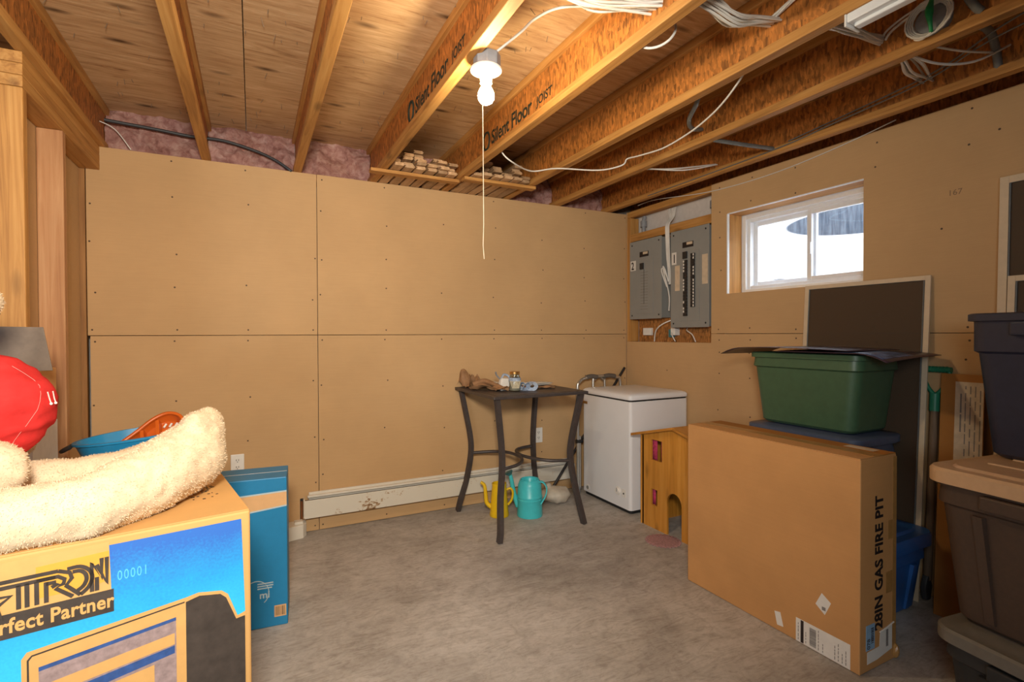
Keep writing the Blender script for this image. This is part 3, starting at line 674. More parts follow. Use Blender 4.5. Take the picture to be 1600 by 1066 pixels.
# ------------------------------------------------------------------ breaker panels
def breaker_panel(label, y0, y1, z0, z1, xf, num, full):
    p = thing('breaker_panel', label, 'breaker panel', (2.83, (y0 + y1) / 2, z0))
    G().box(xf + .004, 2.8915, y0 + .008, y1 - .008, z0 + .006, z1 - .006).build('cabinet', 'grey_metal', p, bevel=.003)
    f = G().box(xf, xf + .004, y0, y1, z0, z1).build('front_cover', 'grey_metal', p, bevel=.002)
    g = G()
    for y in (y0 + .03, y1 - .03):
        for z in (z0 + .03, z1 - .03): g.ball((xf - .001, y, z), (.003, .007, .007), 8, 5)
    stuff(g.build('cover_screws', 'ink', f))
    w = y1 - y0; yc = (y0 + y1) / 2
    G().box(xf - .003, xf, yc - .095, yc + .085, z0 + .045, z1 - .16).build('door_rim', 'grey_metal', p, bevel=.002)
    G().box(xf - .004, xf, yc - .04, yc + .06, z1 - .135, z1 - .095).build('maker_plate', 'ink', p)
    G().box(xf - .0048, xf - .004, yc - .035, yc + .02, z1 - .117, z1 - .098).build('maker_label', 'paper_tan', p)
    G().box(xf - .0012, xf, y1 - (.058 if full else .075), y1 - .012, z1 - .245 if full else z1 - .235, z1 - .155).build('number_sticker', 'paper', p)
    text(num, .085, 'ink', frame((xf - .0018, y1 - .022, z1 - (.230 if full else .225)), (0, -1, 0), (0, 0, 1)), 'number', p, ex=.0003, offset=.002, xs=.75)
    if full:
        G().box(xf - .0012, xf, y1 - .092, y1 - .045, z0 + .27, z1 - .255).build('circuit_label', 'paper_tan', p)
        G().box(xf - .0012, xf, y0 + .012, y0 + .062, z0 + .30, z1 - .205).build('circuit_label', 'paper_tan', p)
        G().box(xf - .016, xf - .003, yc + .012, yc + .05, z1 - .215, z1 - .165).build('main_switch', 'black', p, bevel=.002)
        for col, (ya, za, n) in enumerate(((yc + .045, z1 - .225, 18), (yc - .025, z1 - .185, 17))):
            for k in range(n):
                zz = za - k * .0225
                b = G().box(xf - .014, xf - .003, ya - .034, ya, zz - .0205, zz).build('breaker', 'black', p)
                if R(0, 1) < .75:
                    e = ya - .001 if col == 0 else ya - .033
                    G().box(xf - .0146, xf - .012, e - (.011 if col == 0 else 0), e + (0 if col == 0 else .011), zz - .018, zz - .003).build('breaker_tag', 'paper', b)
    else:
        G().box(xf - .014, xf - .003, yc + .01, yc + .05, z1 - .235, z1 - .185).build('main_switch', 'black', p, bevel=.002)
        G().box(xf - .0036, xf - .003, yc + .008, yc + .012, z0 + .12, z1 - .235).build('knockout_slot', 'ink', p)
        for k in range(14):
            zz = z1 - .26 - k * .0225
            G().box(xf - .0036, xf - .003, yc - .035, yc + .05, zz, zz + .0015).build('knockout_line', 'stain', p)
breaker_panel('grey electrical panel numbered 2 with empty slots next to the back corner', 2.962, 3.330, 1.345, 1.975, 2.776, '2', False)
breaker_panel('grey electrical panel numbered 1 with two rows of black breakers', 2.520, 2.882, 1.272, 1.982, 2.790, '1', True)
bundle('white cables dropping between the two grey electrical panels', [[(2.868, 2.91 + k * .016, 2.186), (2.845, 2.905 + k * .010, 2.11), (2.794, 2.90 + k * .007, 2.05), (2.79, 2.898 + k * .007, 1.97), (2.80, 2.902 + k * .006, 1.80), (2.815, 2.905 + k * .004, 1.60)] for k in range(6)] + [[(2.80, 2.915, 1.62), (2.785, 2.93, 1.70), (2.785, 2.955, 1.74), (2.785, 2.945, 1.68), (2.79, 2.92, 1.6), (2.80, 2.905, 1.5), (2.81, 2.92, 1.4)], [(2.80, 2.92, 1.64), (2.78, 2.95, 1.72), (2.78, 2.965, 1.70), (2.79, 2.92, 1.58)]], 'loose cables at the electrical panels')
bundle('loose white wires curling under the grey electrical panels', [[(2.85, 2.90, 1.34), (2.80, 2.98, 1.30), (2.80, 3.05, 1.25), (2.812, 3.08, 1.168)], [(2.86, 2.78, 1.27), (2.81, 2.74, 1.25), (2.80, 2.68, 1.22), (2.812, 2.66, 1.168)], [(2.87, 2.95, 1.25), (2.82, 2.90, 1.22), (2.815, 2.86, 1.17)]], 'loose cables at the electrical panels')
tag(G().box(2.862, 2.8915, 3.18, 3.27, 1.215, 1.275).build('surface_box', 'white_plastic', bevel=.004), 'small square white box under panel 2', 'junction box')
sb = thing('surface_outlet', 'small white receptacle on a green plate between the electrical panels', 'outlet', (2.87, 2.93, 1.25))
G().box(2.868, 2.8915, 2.94, 2.985, 1.20, 1.26).build('green_plate', 'teal_dk', sb); G().box(2.84, 2.8915, 2.89, 2.935, 1.215, 1.275).build('receptacle', 'white_plastic', sb, bevel=.003)
for y, lb in ((3.26, 'grey conduit elbow in the recess corner nearest the back wall'), (2.545, 'grey conduit elbow above the panel with black breakers')):
    c = thing('conduit_elbow', lb, 'conduit', (2.868, y, 2.0))
    G().tube([(2.862, y, 1.97), (2.862, y, 2.08), (2.862, y, 2.14), (2.872, y - .0, 2.186)], .017, 10, 3).build('conduit', 'grey_plastic', c, 60)
    G().tube([(2.862, y, 2.10), (2.862, y, 2.15)], .026, 10).build('coupling', 'grey_plastic', c, 60)

# ------------------------------------------------------------------ bistro table and what stands on it
bt = thing('bistro_table', 'square taupe metal bistro table with curved legs in front of the heater', 'table', (1.59, 3.05, 0))
TX0, TX1, TY0, TY1, TZ = 1.262, 1.935, 2.728, 3.385, .860
top = G().box(TX0, TX1, TY0, TY1, TZ - .022, TZ - .002).build('table_frame', 'table_metal', bt, bevel=.004)
for k in range(3):
    for q in range(3):
        a, b = TX0 + .03 + k * .2045, TY0 + .03 + q * .199
        G().box(a, a + .2035, b, b + .198, TZ - .003, TZ).build('top_tile', 'table_metal', top, bevel=.001)
feet = {(0, 1): (1.262, 3.33), (0, 0): (1.280, 2.700), (1, 0): (1.898, 2.730), (1, 1): (1.885, 3.30)}
sec = [(-1, -.6), (-.6, -.75), (-.3, -.6), (0, -.75), (.3, -.6), (.6, -.75), (1, -.6), (1, .6), (-1, .6)]
mids = {}
for (i, j), (fxx, fy) in feet.items():
    cx, cy = (TX0, TX1)[i], (TY0, TY1)[j]; sx, sy = (1, -1)[i], (1, -1)[j]
    P = [(cx + sx * .035, cy + sy * .035, TZ - .02), (cx + sx * .058, cy + sy * .052, .70), (cx + sx * .085, cy + sy * .075, .52), (cx + sx * .088, cy + sy * .078, .40), (cx + sx * .065, cy + sy * .055, .22), (fxx + sx * .012, fy + sy * .01, .07), (fxx, fy, .004)]
    G().tube(P, .021, smooth=5, sec=sec).build('leg', 'table_metal', bt, 30); mids[(i, j)] = P[3]
    G().tube([(fxx, fy, 0), (fxx, fy, .012)], .012, 8).build('foot_cap', 'dark', bt)
for i in (0, 1):
    a, b = Vector(mids[(i, 0)]), Vector(mids[(i, 1)]); cx = (TX0 + TX1) / 2 + (-.012, .012)[i]
    pts = [a, (a.x + (cx - a.x) * .55, a.y + .045, .405), (cx - (cx - a.x) * .12, (a.y + b.y) / 2 - .12, .41), (cx, (a.y + b.y) / 2, .41), (cx - (cx - a.x) * .12, (a.y + b.y) / 2 + .12, .41), (a.x + (cx - a.x) * .55, b.y - .045, .405), b]
    G().tube(pts, .011, 8, 6).build('curved_stretcher', 'table_metal', bt, 60)
def crumple(name, label, c, sx, sy, sz, rot, mat, seed, cat='paper', group=None, n=16):
    o = thing(name, label, cat, c, rot, group)
    def fn(u, v):
        x, y = (u - .5) * sx, (v - .5) * sy
        e = 1 - max(abs(u - .5), abs(v - .5)) * 1.0
        z = abs(noise.noise((u * 1.7 + seed, v * 1.7, seed))) * sz * 1.7 * e + abs(noise.noise((u * 4 + seed, v * 3.5, 3.3))) * sz * .35
        return (x + .02 * noise.noise((u * 4, v * 4, seed + 9)), y + .02 * noise.noise((u * 4, v * 4, seed + 5)), z + .001)
    G().sheet(fn, n, n, (0, 0, .0012)).build('crumpled_sheet', mat, o, local=True); return o
kp = crumple('kraft_wrapping', 'twisted brown kraft wrapping lying across the table corner', (1.395, 3.06, TZ), .26, .12, .07, -.9, 'kraft', 1.7)
G().tube([(-.13, .0, .03), (-.06, .02, .055), (.02, .0, .04), (.11, -.03, .018)], lambda t: .022 - .012 * t, 7, 5).build('twisted_end', 'kraft', kp, 50, local=True)
crumple('kraft_wrapping', 'peaked brown paper scrap at the left table edge', (1.335, 3.29, TZ), .12, .12, .15, .4, 'kraft', 5.1)
crumple('kraft_wrapping', 'flat brown paper scrap beside the glass jar', (1.72, 3.02, TZ), .24, .10, .03, -.5, 'kraft', 8.4)
for nm, lb, c, s, r in (('paper_sheet', 'pale folded paper lying behind the kraft wrapping', (1.52, 3.27, TZ + .030), (.24, .13), -.12), ('paper_sheet', 'pale paper sheet at the freezer end of the table', (1.80, 3.22, TZ + .020), (.22, .15), .1)):
    o = thing(nm, lb, 'paper', (c[0], c[1], TZ), r, 'papers on the bistro table')
    for k in range(3):
        G().sheet(lambda u, v, k=k: ((u - .5) * s[0] + k * .006, (v - .5) * s[1] - k * .004, .001 + (c[2] - TZ) * .33 * (k + 1) * (1 - .35 * abs(u - .5)) + .003 * noise.noise((u * 3, v * 3, k))), 6, 4, (0, 0, .001)).build('sheet', 'paper', o, 180, local=True)
jr = thing('mason_jar', 'glass mason jar with brass lid and lattice ribbon on the table', 'jar', (1.50, 2.925, TZ))
G().lathe([(.030, .001), (.037, .006), (.0375, .085), (.034, .098), (.029, .106), (.029, .112), (.0265, .112), (.0265, .104), (.0345, .083), (.0345, .008), (.001, .006)], (0, 0, 0), 24, cap1=False).build('glass', 'jar', jr, 60, local=True)
G().lathe([(.0305, .110), (.0325, .112), (.0325, .126), (.030, .1285), (.001, .1285)], (0, 0, 0), 24).build('lid', 'gold', jr, 40, local=True)
G().lathe([(.0335, .008), (.0335, .06), (.001, .062)], (0, 0, 0), 20).build('jar_contents', 'paper_tan', jr, 60, local=True)
g = G()
for k in range(6):
    for d in (-1, 1):
        g.tube([(.0388 * math.cos(-2.4 + k * .22 + d * t * .13), .0388 * math.sin(-2.4 + k * .22 + d * t * .13), .022 + t * .012) for t in range(5)], .0016, 4)
g.build('lattice_ribbon', 'lace', jr, local=True)
G().lathe([(.0385, .066), (.0392, .068), (.0392, .086), (.0380, .088)], (0, 0, 0), 20, False, False).build('blue_band', 'bluecloth', jr, 60, local=True)
rb = thing('ribbon_bow', 'blue patterned ribbon bow beside the jar', 'ribbon', (1.60, 2.93, TZ))
for k, (a, l) in enumerate(((.2, .07), (2.6, .06), (-.7, .055), (3.6, .05))):
    d = Vector((math.cos(a), math.sin(a), 0)); n = Vector((-d.y, d.x, 0))
    G().tube([d * .0 + Vector((0, 0, .012)), d * l * .5 + Vector((0, 0, .05)) + n * .012, d * l + Vector((0, 0, .028)), d * l * .55 + Vector((0, 0, .006)) - n * .012, Vector((0, 0, .012))], .012, smooth=4, sec=[(-1, -.12), (1, -.12), (1, .12), (-1, .12)]).build('loop', 'bluecloth', rb, 40, local=True)
orn = thing('paper_ornament', 'small white and blue ornament standing behind the jar', 'ornament', (1.47, 3.02, TZ))
G().loft([[(x * s, y * s, z) for x, y in rrect(.035, .022, .01)] for z, s in ((0.001, .9), (.04, 1), (.075, .8), (.08, .5))]).build('white_body', 'paper', orn, 40, local=True)
G().tube([(-.03, 0, .075), (-.05, .01, .10), (-.06, .0, .12)], .006, 6, 4).build('stem', 'grey_plastic', orn, local=True)
G().tube([(-.02, 0, .07), (.0, .01, .10), (.03, .01, .095), (.04, 0, .08)], .008, 6, 4).build('bow', 'bluecloth', orn, 60, local=True)

# ------------------------------------------------------------------ things on the floor by the table
def watering_can(name, label, c, r, hgt, mat, rose, rot):
    o = thing(name, label, 'watering can', c, rot)
    k = r
    G().lathe([(k * .001, .004), (k, .002), (k, .01), (k * .985, hgt * .45), (k * 1.0, hgt * .46), (k * 1.0, hgt * .48), (k * .975, hgt * .49), (k * .985, hgt * .53), (k * 1.0, hgt * .54), (k * 1.0, hgt * .56), (k * .96, hgt * .58), (k * .92, hgt * .86), (k * .80, hgt * .97), (k * .70, hgt), (k * .66, hgt * .99), (k * .64, hgt * .94), (k * .001, hgt * .55)], (0, 0, 0), 28).build('body', mat, o, 40, local=True)
    return o
wc = watering_can('watering_can', 'teal metal watering can with grey rose under the table', (1.665, 3.03, 0), .086, .245, 'teal', True, math.radians(-27))
G().tube([(-.078, 0, .06), (-.105, .01, .14), (-.122, .01, .23), (-.132, .01, .275)], lambda t: .019 - .007 * t, 10, 4).build('spout', 'teal', wc, 60, local=True)
ro = G().lathe([(.012, 0), (.028, .018), (.030, .026), (.001, .028)], (0, 0, 0), 16); mt = Matrix.Translation((-.132, .01, .27)) @ Matrix.Rotation(-.5, 4, 'Y')
ro.v = [tuple(mt @ Vector(v)) for v in ro.v]; ro.build('rose', 'teal_dk', wc, 40, local=True)
G().tube([(.05, -.02, .232), (.085, -.03, .235), (.112, -.03, .20), (.108, -.03, .15), (.085, -.03, .105), (.07, -.04, .085)], .0125, smooth=5, sec=[(-1, -.3), (1, -.3), (1, .3), (-1, .3)]).build('handle', 'teal', wc, 40, local=True)
G().lathe([(.060, .243), (.063, .247), (.066, .243)], (0, 0, 0), 28, False, False).build('rim', 'teal', wc, 60, local=True)
yc = thing('watering_can', 'slim yellow metal watering can behind the front table leg', 'watering can', (1.478, 3.118, 0), math.radians(-27))
G().lathe([(.001, .003), (.064, .002), (.066, .01), (.060, .045), (.0615, .047), (.0595, .052), (.052, .17), (.048, .20), (.050, .215), (.049, .222), (.045, .222), (.044, .2), (.001, .12)], (0, 0, 0), 26).build('body', 'yellow', yc, 40, local=True)
G().tube([(-.055, 0, .06), (-.085, 0, .09), (-.092, 0, .15), (-.10, 0, .205), (-.125, 0, .228)], lambda t: .016 - .006 * t, 9, 5).build('spout', 'yellow', yc, 60, local=True)
G().tube([(.048, 0, .175), (.075, 0, .185), (.092, 0, .16), (.085, 0, .11), (.060, 0, .075)], .008, 8, 5).build('handle', 'yellow', yc, 60, local=True)
bg = thing('salt_bag', 'cloudy plastic bag slumped on the floor beside the teal watering can', 'bag', (1.965, 3.185, 0), -.4)
g = G().ball((0, 0, .055), (.115, .085, .058), 28, 16)
g.v = [(x * (1 + .15 * noise.noise((x * 14, y * 14, z * 14))), y * (1 + .15 * noise.noise((x * 16, y * 14, 5))), max(.001, z + .016 * noise.noise((x * 22, y * 22, z * 22)))) for x, y, z in g.v]
g.build('bag_body', 'salt', bg, 180, local=True)
G().tube([(-.05, 0, .085), (-.058, 0, .12), (-.062, 0, .138)], lambda t: .03 - .014 * abs(t - .4), 8, 3).build('gathered_neck', 'salt', bg, 60, local=True)
pl = tag(G().tube([(1.985, 3.285, .05), (2.765, 3.383, .945)], .0105, 9).build('black_pole', 'black', None, 60), 'black pole leaning behind the freezer into the corner', 'pole')
wk = thing('folding_walker', 'folded aluminium walker with foam grips behind the white freezer', 'walker', (2.23, 3.325, 0))
G().tube([(2.232, 3.285, .02), (2.230, 3.285, .5), (2.226, 3.285, .80), (2.245, 3.285, .855), (2.30, 3.285, .885), (2.42, 3.285, .895), (2.52, 3.285, .893), (2.60, 3.285, .88), (2.64, 3.285, .84), (2.645, 3.285, .5), (2.65, 3.285, .02)], .0125, 10, 5).build('outer_frame', 'alu', wk, 60)
G().tube([(2.39, 3.302, .02), (2.385, 3.302, .80), (2.40, 3.302, .865), (2.44, 3.302, .888), (2.48, 3.302, .865), (2.50, 3.302, .80), (2.505, 3.302, .02)], .011, 10, 5).build('inner_frame', 'alu', wk, 60)
for x0, x1 in ((2.315, 2.41), (2.475, 2.585)): G().tube([(x0, 3.285, .890), ((x0 + x1) / 2, 3.285, .897), (x1, 3.285, .889)], .018, 10, 3).build('foam_grip', 'grip', wk, 60)
G().tube([(2.232, 3.285, .0), (2.232, 3.285, .05)], .017, 10).build('rubber_tip', 'grey_plastic', wk, 60)
G().tube([(2.250, 3.286, .03), (2.250, 3.286, .44)], .0105, 8).build('side_tube', 'alu', wk, 60)
G().tube([(2.215, 3.285, .40), (2.27, 3.285, .40)], .017, 8).build('joint_collar', 'black', wk, 60)

# ------------------------------------------------------------------ chest freezer
fz = thing('chest_freezer', 'small white chest freezer standing in the back corner', 'freezer', (2.525, 3.0, 0))
fx0, fx1, fy0, fy1 = 2.263, 2.788, 2.709, 3.268
cxf, cyf = (fx0 + fx1) / 2, (fy0 + fy1) / 2
def frr(ex, r, z): return [(cxf + a, cyf + b, z) for a, b in rrect((fx1 - fx0) / 2 + ex, (fy1 - fy0) / 2 + ex, r, 6)]
G().loft([frr(0, .022, .028), frr(0, .022, .765)]).build('cabinet', 'white_enamel', fz, 40)
G().loft([frr(-.012, .02, .004), frr(-.012, .02, .029)]).build('plinth', 'dark', fz)
G().loft([frr(-.006, .02, .7645), frr(-.006, .02, .777)]).build('gasket', 'dark', fz)
def lidring(ex, z, r=.024): return frr(ex, r, z)
G().loft([lidring(.001, .7765), lidring(.003, .782), lidring(.003, .800), lidring(-.006, .810), lidring(-.03, .818), lidring(-.10, .8255), lidring(-.2, .829)]).build('lid', 'white_enamel', fz, 60)
def disc_x(g, x, y, z, r, d, n=20):
    g.loft([[(x, y + r * math.cos(2 * PI * k / n), z + r * math.sin(2 * PI * k / n)) for k in range(n)], [(x - d, y + r * .93 * math.cos(2 * PI * k / n), z + r * .93 * math.sin(2 * PI * k / n)) for k in range(n)]]); return g
kb = disc_x(G(), fx0 + .001, 2.838, .134, .031, .004).build('control_bezel', 'white_plastic', fz, 40)
disc_x(G(), fx0 - .003, 2.838, .134, .022, .012).build('control_knob', 'white_plastic', kb, 40)
G().box(fx0 - .0165, fx0 - .0145, 2.835, 2.841, .130, .156).build('knob_mark', 'grey_plastic', kb)
G().box(fx0 - .002, fx0 + .001, 2.755, 2.80, .105, .16).build('control_plate', 'white_plastic', fz, bevel=.001)
disc_x(G(), fx0 - .002, 2.778, .130, .006, .002, 10).build('indicator_light', 'ink', fz)
vt = disc_x(G(), fx0 + .001, 3.20, .062, .024, .003).build('drain_cap', 'white_plastic', fz, 40)
disc_x(G(), fx0 - .002, 3.20, .062, .014, .003, 14).build('drain_plug', 'grey_metal', vt, 40)
G().box(fx0 - .002, fx0 + .001, 3.205, 3.27, .695, .715).build('badge', 'gold', fz, bevel=.001)

# ------------------------------------------------------------------ wooden toy house
ho = thing('toy_house', 'varnished pine toy house with arched doorway in front of the freezer', 'toy house', (2.4, 2.266, 0))
hx0, hx1, hy0, hy1, hc = 2.245, 2.60, 1.962, 2.570, 2.266
def gz(y): return .655 - abs(y - hc) * .255
fr = G().prism([(hx0, hy0, 0), (hx0, hy1, 0), (hx0, hy1, gz(hy1)), (hx0, hc, gz(hc)), (hx0, hy0, gz(hy0))], (.014, 0, 0)).build('front_panel', 'toy', ho)
cut = G()
def cutbox(g, y0, y1, z0, z1): g.box(hx0 - .05, hx0 + .06, y0, y1, z0, z1)
cutbox(cut, 2.393, 2.490, .431, .560); cutbox(cut, 2.432, 2.490, .146, .247); cutbox(cut, 2.042, 2.139, .431, .560)
ar = [(hx0 - .05, 2.349, -.05), (hx0 - .05, 2.349, .20)] + [(hx0 - .05, 2.289 + .06 * math.cos(t * PI / 10), .20 + .065 * math.sin(t * PI / 10)) for t in range(1, 10)] + [(hx0 - .05, 2.229, .20), (hx0 - .05, 2.229, -.05)]
cut.prism(ar, (.11, 0, 0))
co = cut.build('cutter', 'toy')
bo = fr.modifiers.new('openings', 'BOOLEAN'); bo.operation = 'DIFFERENCE'; bo.object = co; bo.solver = 'EXACT'
fr_m = Matrix.Translation((2.4, 2.266, 0)); co.matrix_world = Matrix()
bpy.context.view_layer.update(); applied(fr); bpy.data.objects.remove(co)
G().box(hx0 - .004, hx0 + .02, hy1, hy1 + .012, 0, gz(hy1)).build('corner_post', 'toy', ho, bevel=.001)
G().box(hx0, hx1, hy1 - .013, hy1 - .001, 0, gz(hy1) - .004).build('side_panel', 'toy', ho)
G().box(hx0, hx1, hy0 + .001, hy0 + .013, 0, gz(hy0) - .004).build('side_panel', 'toy', ho)
G().prism([(hx1, hy0, 0), (hx1, hy1, 0), (hx1, hy1, gz(hy1)), (hx1, hc, gz(hc)), (hx1, hy0, gz(hy0))], (.012, 0, 0)).build('back_panel', 'toy', ho)
G().box(hx0 + .014, hx1, hy0 + .014, hy1 - .014, .325, .337).build('inner_floor', 'toy_y', ho)
for s in (-1, 1):
    ye = hc + s * .372
    zt = lambda y: .672 - abs(y - hc) * .255
    G().prism([(hx0 - .04, hc, zt(hc)), (hx0 - .04, ye, zt(ye)), (hx0 - .04, ye, zt(ye) - .016), (hx0 - .04, hc, zt(hc) - .016)], (hx1 - hx0 + .09, 0, 0)).build('roof_panel', 'toy_y', ho, bevel=.001)
for y0, y1, z0, z1 in ((2.385, 2.50, .42, .57), (2.425, 2.50, .14, .255), (2.035, 2.147, .42, .57)):
    def cf(u, v, y0=y0, y1=y1, z0=z0, z1=z1): return (hx0 + .022 + .006 * math.sin(u * 22), y0 + (y1 - y0) * u, z0 + (z1 - z0) * v)
    for ua, ub in ((0, .38), (.66, 1)):
        G().sheet(lambda u, v: cf(ua + (ub - ua) * u, v), 8, 2, (.001, 0, 0)).build('curtain', 'pinkcloth', ho, 180)
dl = thing('doily', 'small round pink crocheted mat on the floor before the toy house', 'mat', (2.155, 2.285, 0))
G().lathe([(.001, .0035)] + [(.02 * k, .0035 + .0012 * (k % 2)) for k in range(1, 5)] + [(.092, .003), (.093, .0005)], (0, 0, 0), 36, cap0=False, cap1=False).build('mat_centre', 'doily', dl, 180, local=True)
g = G()
for k in range(26): g.ball((.095 * math.cos(k * 2 * PI / 26), .095 * math.sin(k * 2 * PI / 26), .002), (.011, .011, .002), 8, 5)
stuff(g.build('scalloped_edge', 'doily', dl, 180, local=True))

# ------------------------------------------------------------------ fire pit carton
fp = thing('fire_pit_carton', 'large upright cardboard carton lettered 28IN GAS FIRE PIT', 'box', (2.04, 1.46, 0))
ax0, ax1, ay0, ay1, az = 1.922, 2.152, 1.058, 1.868, .775
G().box(ax0, ax1, ay0, ay1, .001, az).build('carton_body', 'card', fp, bevel=.004)
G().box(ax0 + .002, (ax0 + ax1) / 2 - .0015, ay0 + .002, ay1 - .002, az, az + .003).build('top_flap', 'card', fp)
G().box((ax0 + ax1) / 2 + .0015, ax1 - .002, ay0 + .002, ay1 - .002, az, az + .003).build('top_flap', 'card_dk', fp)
G().box((ax0 + ax1) / 2 - .03, (ax0 + ax1) / 2 + .03, ay0 - .001, ay1 + .001, az + .003, az + .0036).build('tape', 'card_tape', fp)
G().box((ax0 + ax1) / 2 + .055, (ax0 + ax1) / 2 + .10, ay0 + .05, ay0 + .16, az + .003, az + .0034).build('top_label', 'paper_tan', fp)
text('28IN GAS FIRE PIT', .068, 'ink', frame((2.062, ay0 - .0006, .138), (0, 0, 1), (-1, 0, 0)), 'lettering', fp, 1.02, .0003, .0022, .90)
for z0, z1, x0, x1 in ((.46, .53, 2.098, 2.14), (.26, .34, 2.085, 2.14)): G().box(x0, x1, ay0 - .0006, ay0, z0, z1).build('tape_patch', 'card_tape', fp)
G().box(2.128, ax1 + .001, ay0 - .0008, ay0 + .03, .02, az - .01).build('corner_tape', 'card_tape', fp)
b = G().box(1.960, 2.014, ay0 - .001, ay0, .078, .170).build('blue_sticker', 'sticker_blue', fp)
for k in range(9): G().box(1.991 + .0, 2.008, ay0 - .0014, ay0 - .001, .100 + k * .0065, .100 + k * .0065 + R(.002, .0045)).build('barcode_bar', 'ink', b)
text('078', .026, 'ink', frame((1.984, ay0 - .0014, .082), (0, 0, 1), (-1, 0, 0)), 'sticker_number', b, ex=.0002)
l = G().prism([(1.968, ay0 - .0006, .028), (2.03, ay0 - .0006, .030), (2.13, ay0 - .0006, .046), (2.132, ay0 - .0006, .142), (2.05, ay0 - .0006, .128), (2.045, ay0 - .0006, .075), (1.968, ay0 - .0006, .072)], (0, .0006, 0)).build('torn_label', 'paper', fp)
G().box(2.088, 2.102, ay0 - .001, ay0 - .0006, .062, .125).build('label_bar', 'ink_grey', l)
G().tube([(2.045, ay0 - .002, .128), (2.08, ay0 - .004, .135), (2.134, ay0 - .003, .144)], .0028, 5, 3).build('curled_edge', 'paper', l)
l = G().box(ax0 - .0006, ax0, 1.090, 1.298, .004, .096).build('shipping_label', 'paper', fp)
G().box(ax0 - .001, ax0 - .0006, 1.266, 1.278, .006, .094).build('black_band', 'ink', l)
for k in range(26):
    z = .014 + k * .0027; G().box(ax0 - .001, ax0 - .0006, 1.216, 1.242, z, z + R(.0008, .0019)).build('barcode_bar', 'ink', l)
for y, n in ((1.288, 5), (1.257, 4), (1.207, 6), (1.190, 3), (1.145, 4), (1.132, 5), (1.118, 3), (1.105, 4)):
    z = .012
    for k in range(n):
        w = R(.007, .014); G().box(ax0 - .001, ax0 - .0006, y - .0013, y + .0013, z, min(.092, z + w)).build('text_line', 'ink_grey', l); z += w + R(.002, .005)
G().prism([(ax0 - .0006, 1.392, .076), (ax0 - .0006, 1.366, .082), (ax0 - .0006, 1.352, .028), (ax0 - .0006, 1.380, .024)], (.0006, 0, 0)).build('small_sticker', 'paper', fp)
s_ = G().prism([(ax0 - .0006, 1.219, .187), (ax0 - .0006, 1.195, .238), (ax0 - .0006, 1.160, .214), (ax0 - .0006, 1.183, .160)], (.0006, 0, 0)).build('diamond_sticker', 'paper', fp)
G().box(ax0 - .001, ax0 - .0006, 1.180, 1.194, .175, .188).build('sticker_mark', 'ink_grey', s_)
g = G().ball((2.148, ay0 + .004, .03), (.014, .02, .03), 10, 8); g.v = [(x + .004 * noise.noise((x * 90, y * 90, z * 60)), y, max(.001, z)) for x, y, z in g.v]
g.build('crushed_corner', 'card_tape', fp)

# ------------------------------------------------------------------ storage totes
def rr(hx, hy, r, z, k=6): return [(a, b, z) for a, b in rrect(hx, hy, r, k)]
def tote(name, label, c, rot, hx, hy, z0, z1, taper, mat, step=.78, lid=None, lidmat=None, rad=.06, ribs=True, group=None, handle=True):
    o = thing(name, label, 'storage tote', (c[0], c[1], z0), rot, group); H = z1 - z0
    def at(t): return 1 - taper * (1 - t)
    R_ = []
    R_.append(rr(hx * at(0) - .015, hy * at(0) - .015, rad * .8, .001)); R_.append(rr(hx * at(0), hy * at(0), rad, .014))
    R_.append(rr(hx * at(step) - .008, hy * at(step) - .008, rad, H * step)); R_.append(rr(hx * at(step) + .002, hy * at(step) + .002, rad, H * step + .008))
    R_.append(rr(hx - .012, hy - .012, rad, H - .03)); R_.append(rr(hx - .012, hy - .012, rad, H - .001))
    R_.append(rr(hx - .016, hy - .016, rad, H - .001)); R_.append(rr(hx * at(0) - .02, hy * at(0) - .02, rad, .02))
    b = G().loft(R_).build('body', mat, o, 35, local=True)
    G().loft([rr(hx - .0122, hy - .0122, rad, H - .028), rr(hx, hy, rad, H - .026), rr(hx, hy, rad, H - .004), rr(hx - .006, hy - .006, rad, H), rr(hx - .0162, hy - .0162, rad, H)], False, False).build('rim', mat, o, 50, local=True)
    if ribs:
        def rib(px, py, ux, uy):
            a0, a1 = at(.06), at(step - .02)
            P = []
            for zz, a in ((H * .06, a0), (H * (step - .02), a1)):
                ox, oy = (px * a, py * a); P.append((ox, oy, zz))
            n = Vector((ux, uy, 0)); t = Vector((-uy, ux, 0)); w = .018
            pts = []
            for q, zz in ((P[0], 0), (P[1], 1)):
                q = Vector(q); pts += [q + t * w - n * .01, q + t * (w * .7) + n * .006, q - t * (w * .7) + n * .006, q - t * w - n * .01]
            G().loft([pts[:4], pts[4:]]).build('rib', mat, b, local=True)
        for s in (-1, 1):
            for f in (-.45, .45): rib(hx * f, s * hy, 0, s); rib(s * hx, hy * f, s, 0)
    if handle:
        for s in (-1, 1):
            G().box(s * hx - .012 if s > 0 else s * hx - .012, s * hx + .012, -hy * .38, hy * .38, H - .075, H - .03).build('handle', mat, o, bevel=.006, local=True)
    if lid:
        lx_, ly_ = hx + .012, hy + .012; t = lid
        L = G().loft([rr(lx_ - .006, ly_ - .006, rad, H - .02), rr(lx_, ly_, rad + .01, H - .018), rr(lx_, ly_, rad + .01, H + t * .55), rr(lx_ - .008, ly_ - .008, rad, H + t * .8), rr(lx_ - .045, ly_ - .045, rad, H + t * .8), rr(lx_ - .055, ly_ - .055, rad * .8, H + t), rr(lx_ - .12, ly_ - .12, rad * .5, H + t)]).build('lid', lidmat or mat, o, 35, local=True)
        for f in (-.42, 0, .42):
            G().box(lx_ * f - .012, lx_ * f + .012, -ly_ * .62, ly_ * .62, H + t - .002, H + t + .005).build('lid_ridge', lidmat or mat, L, bevel=.004, local=True)
    return o
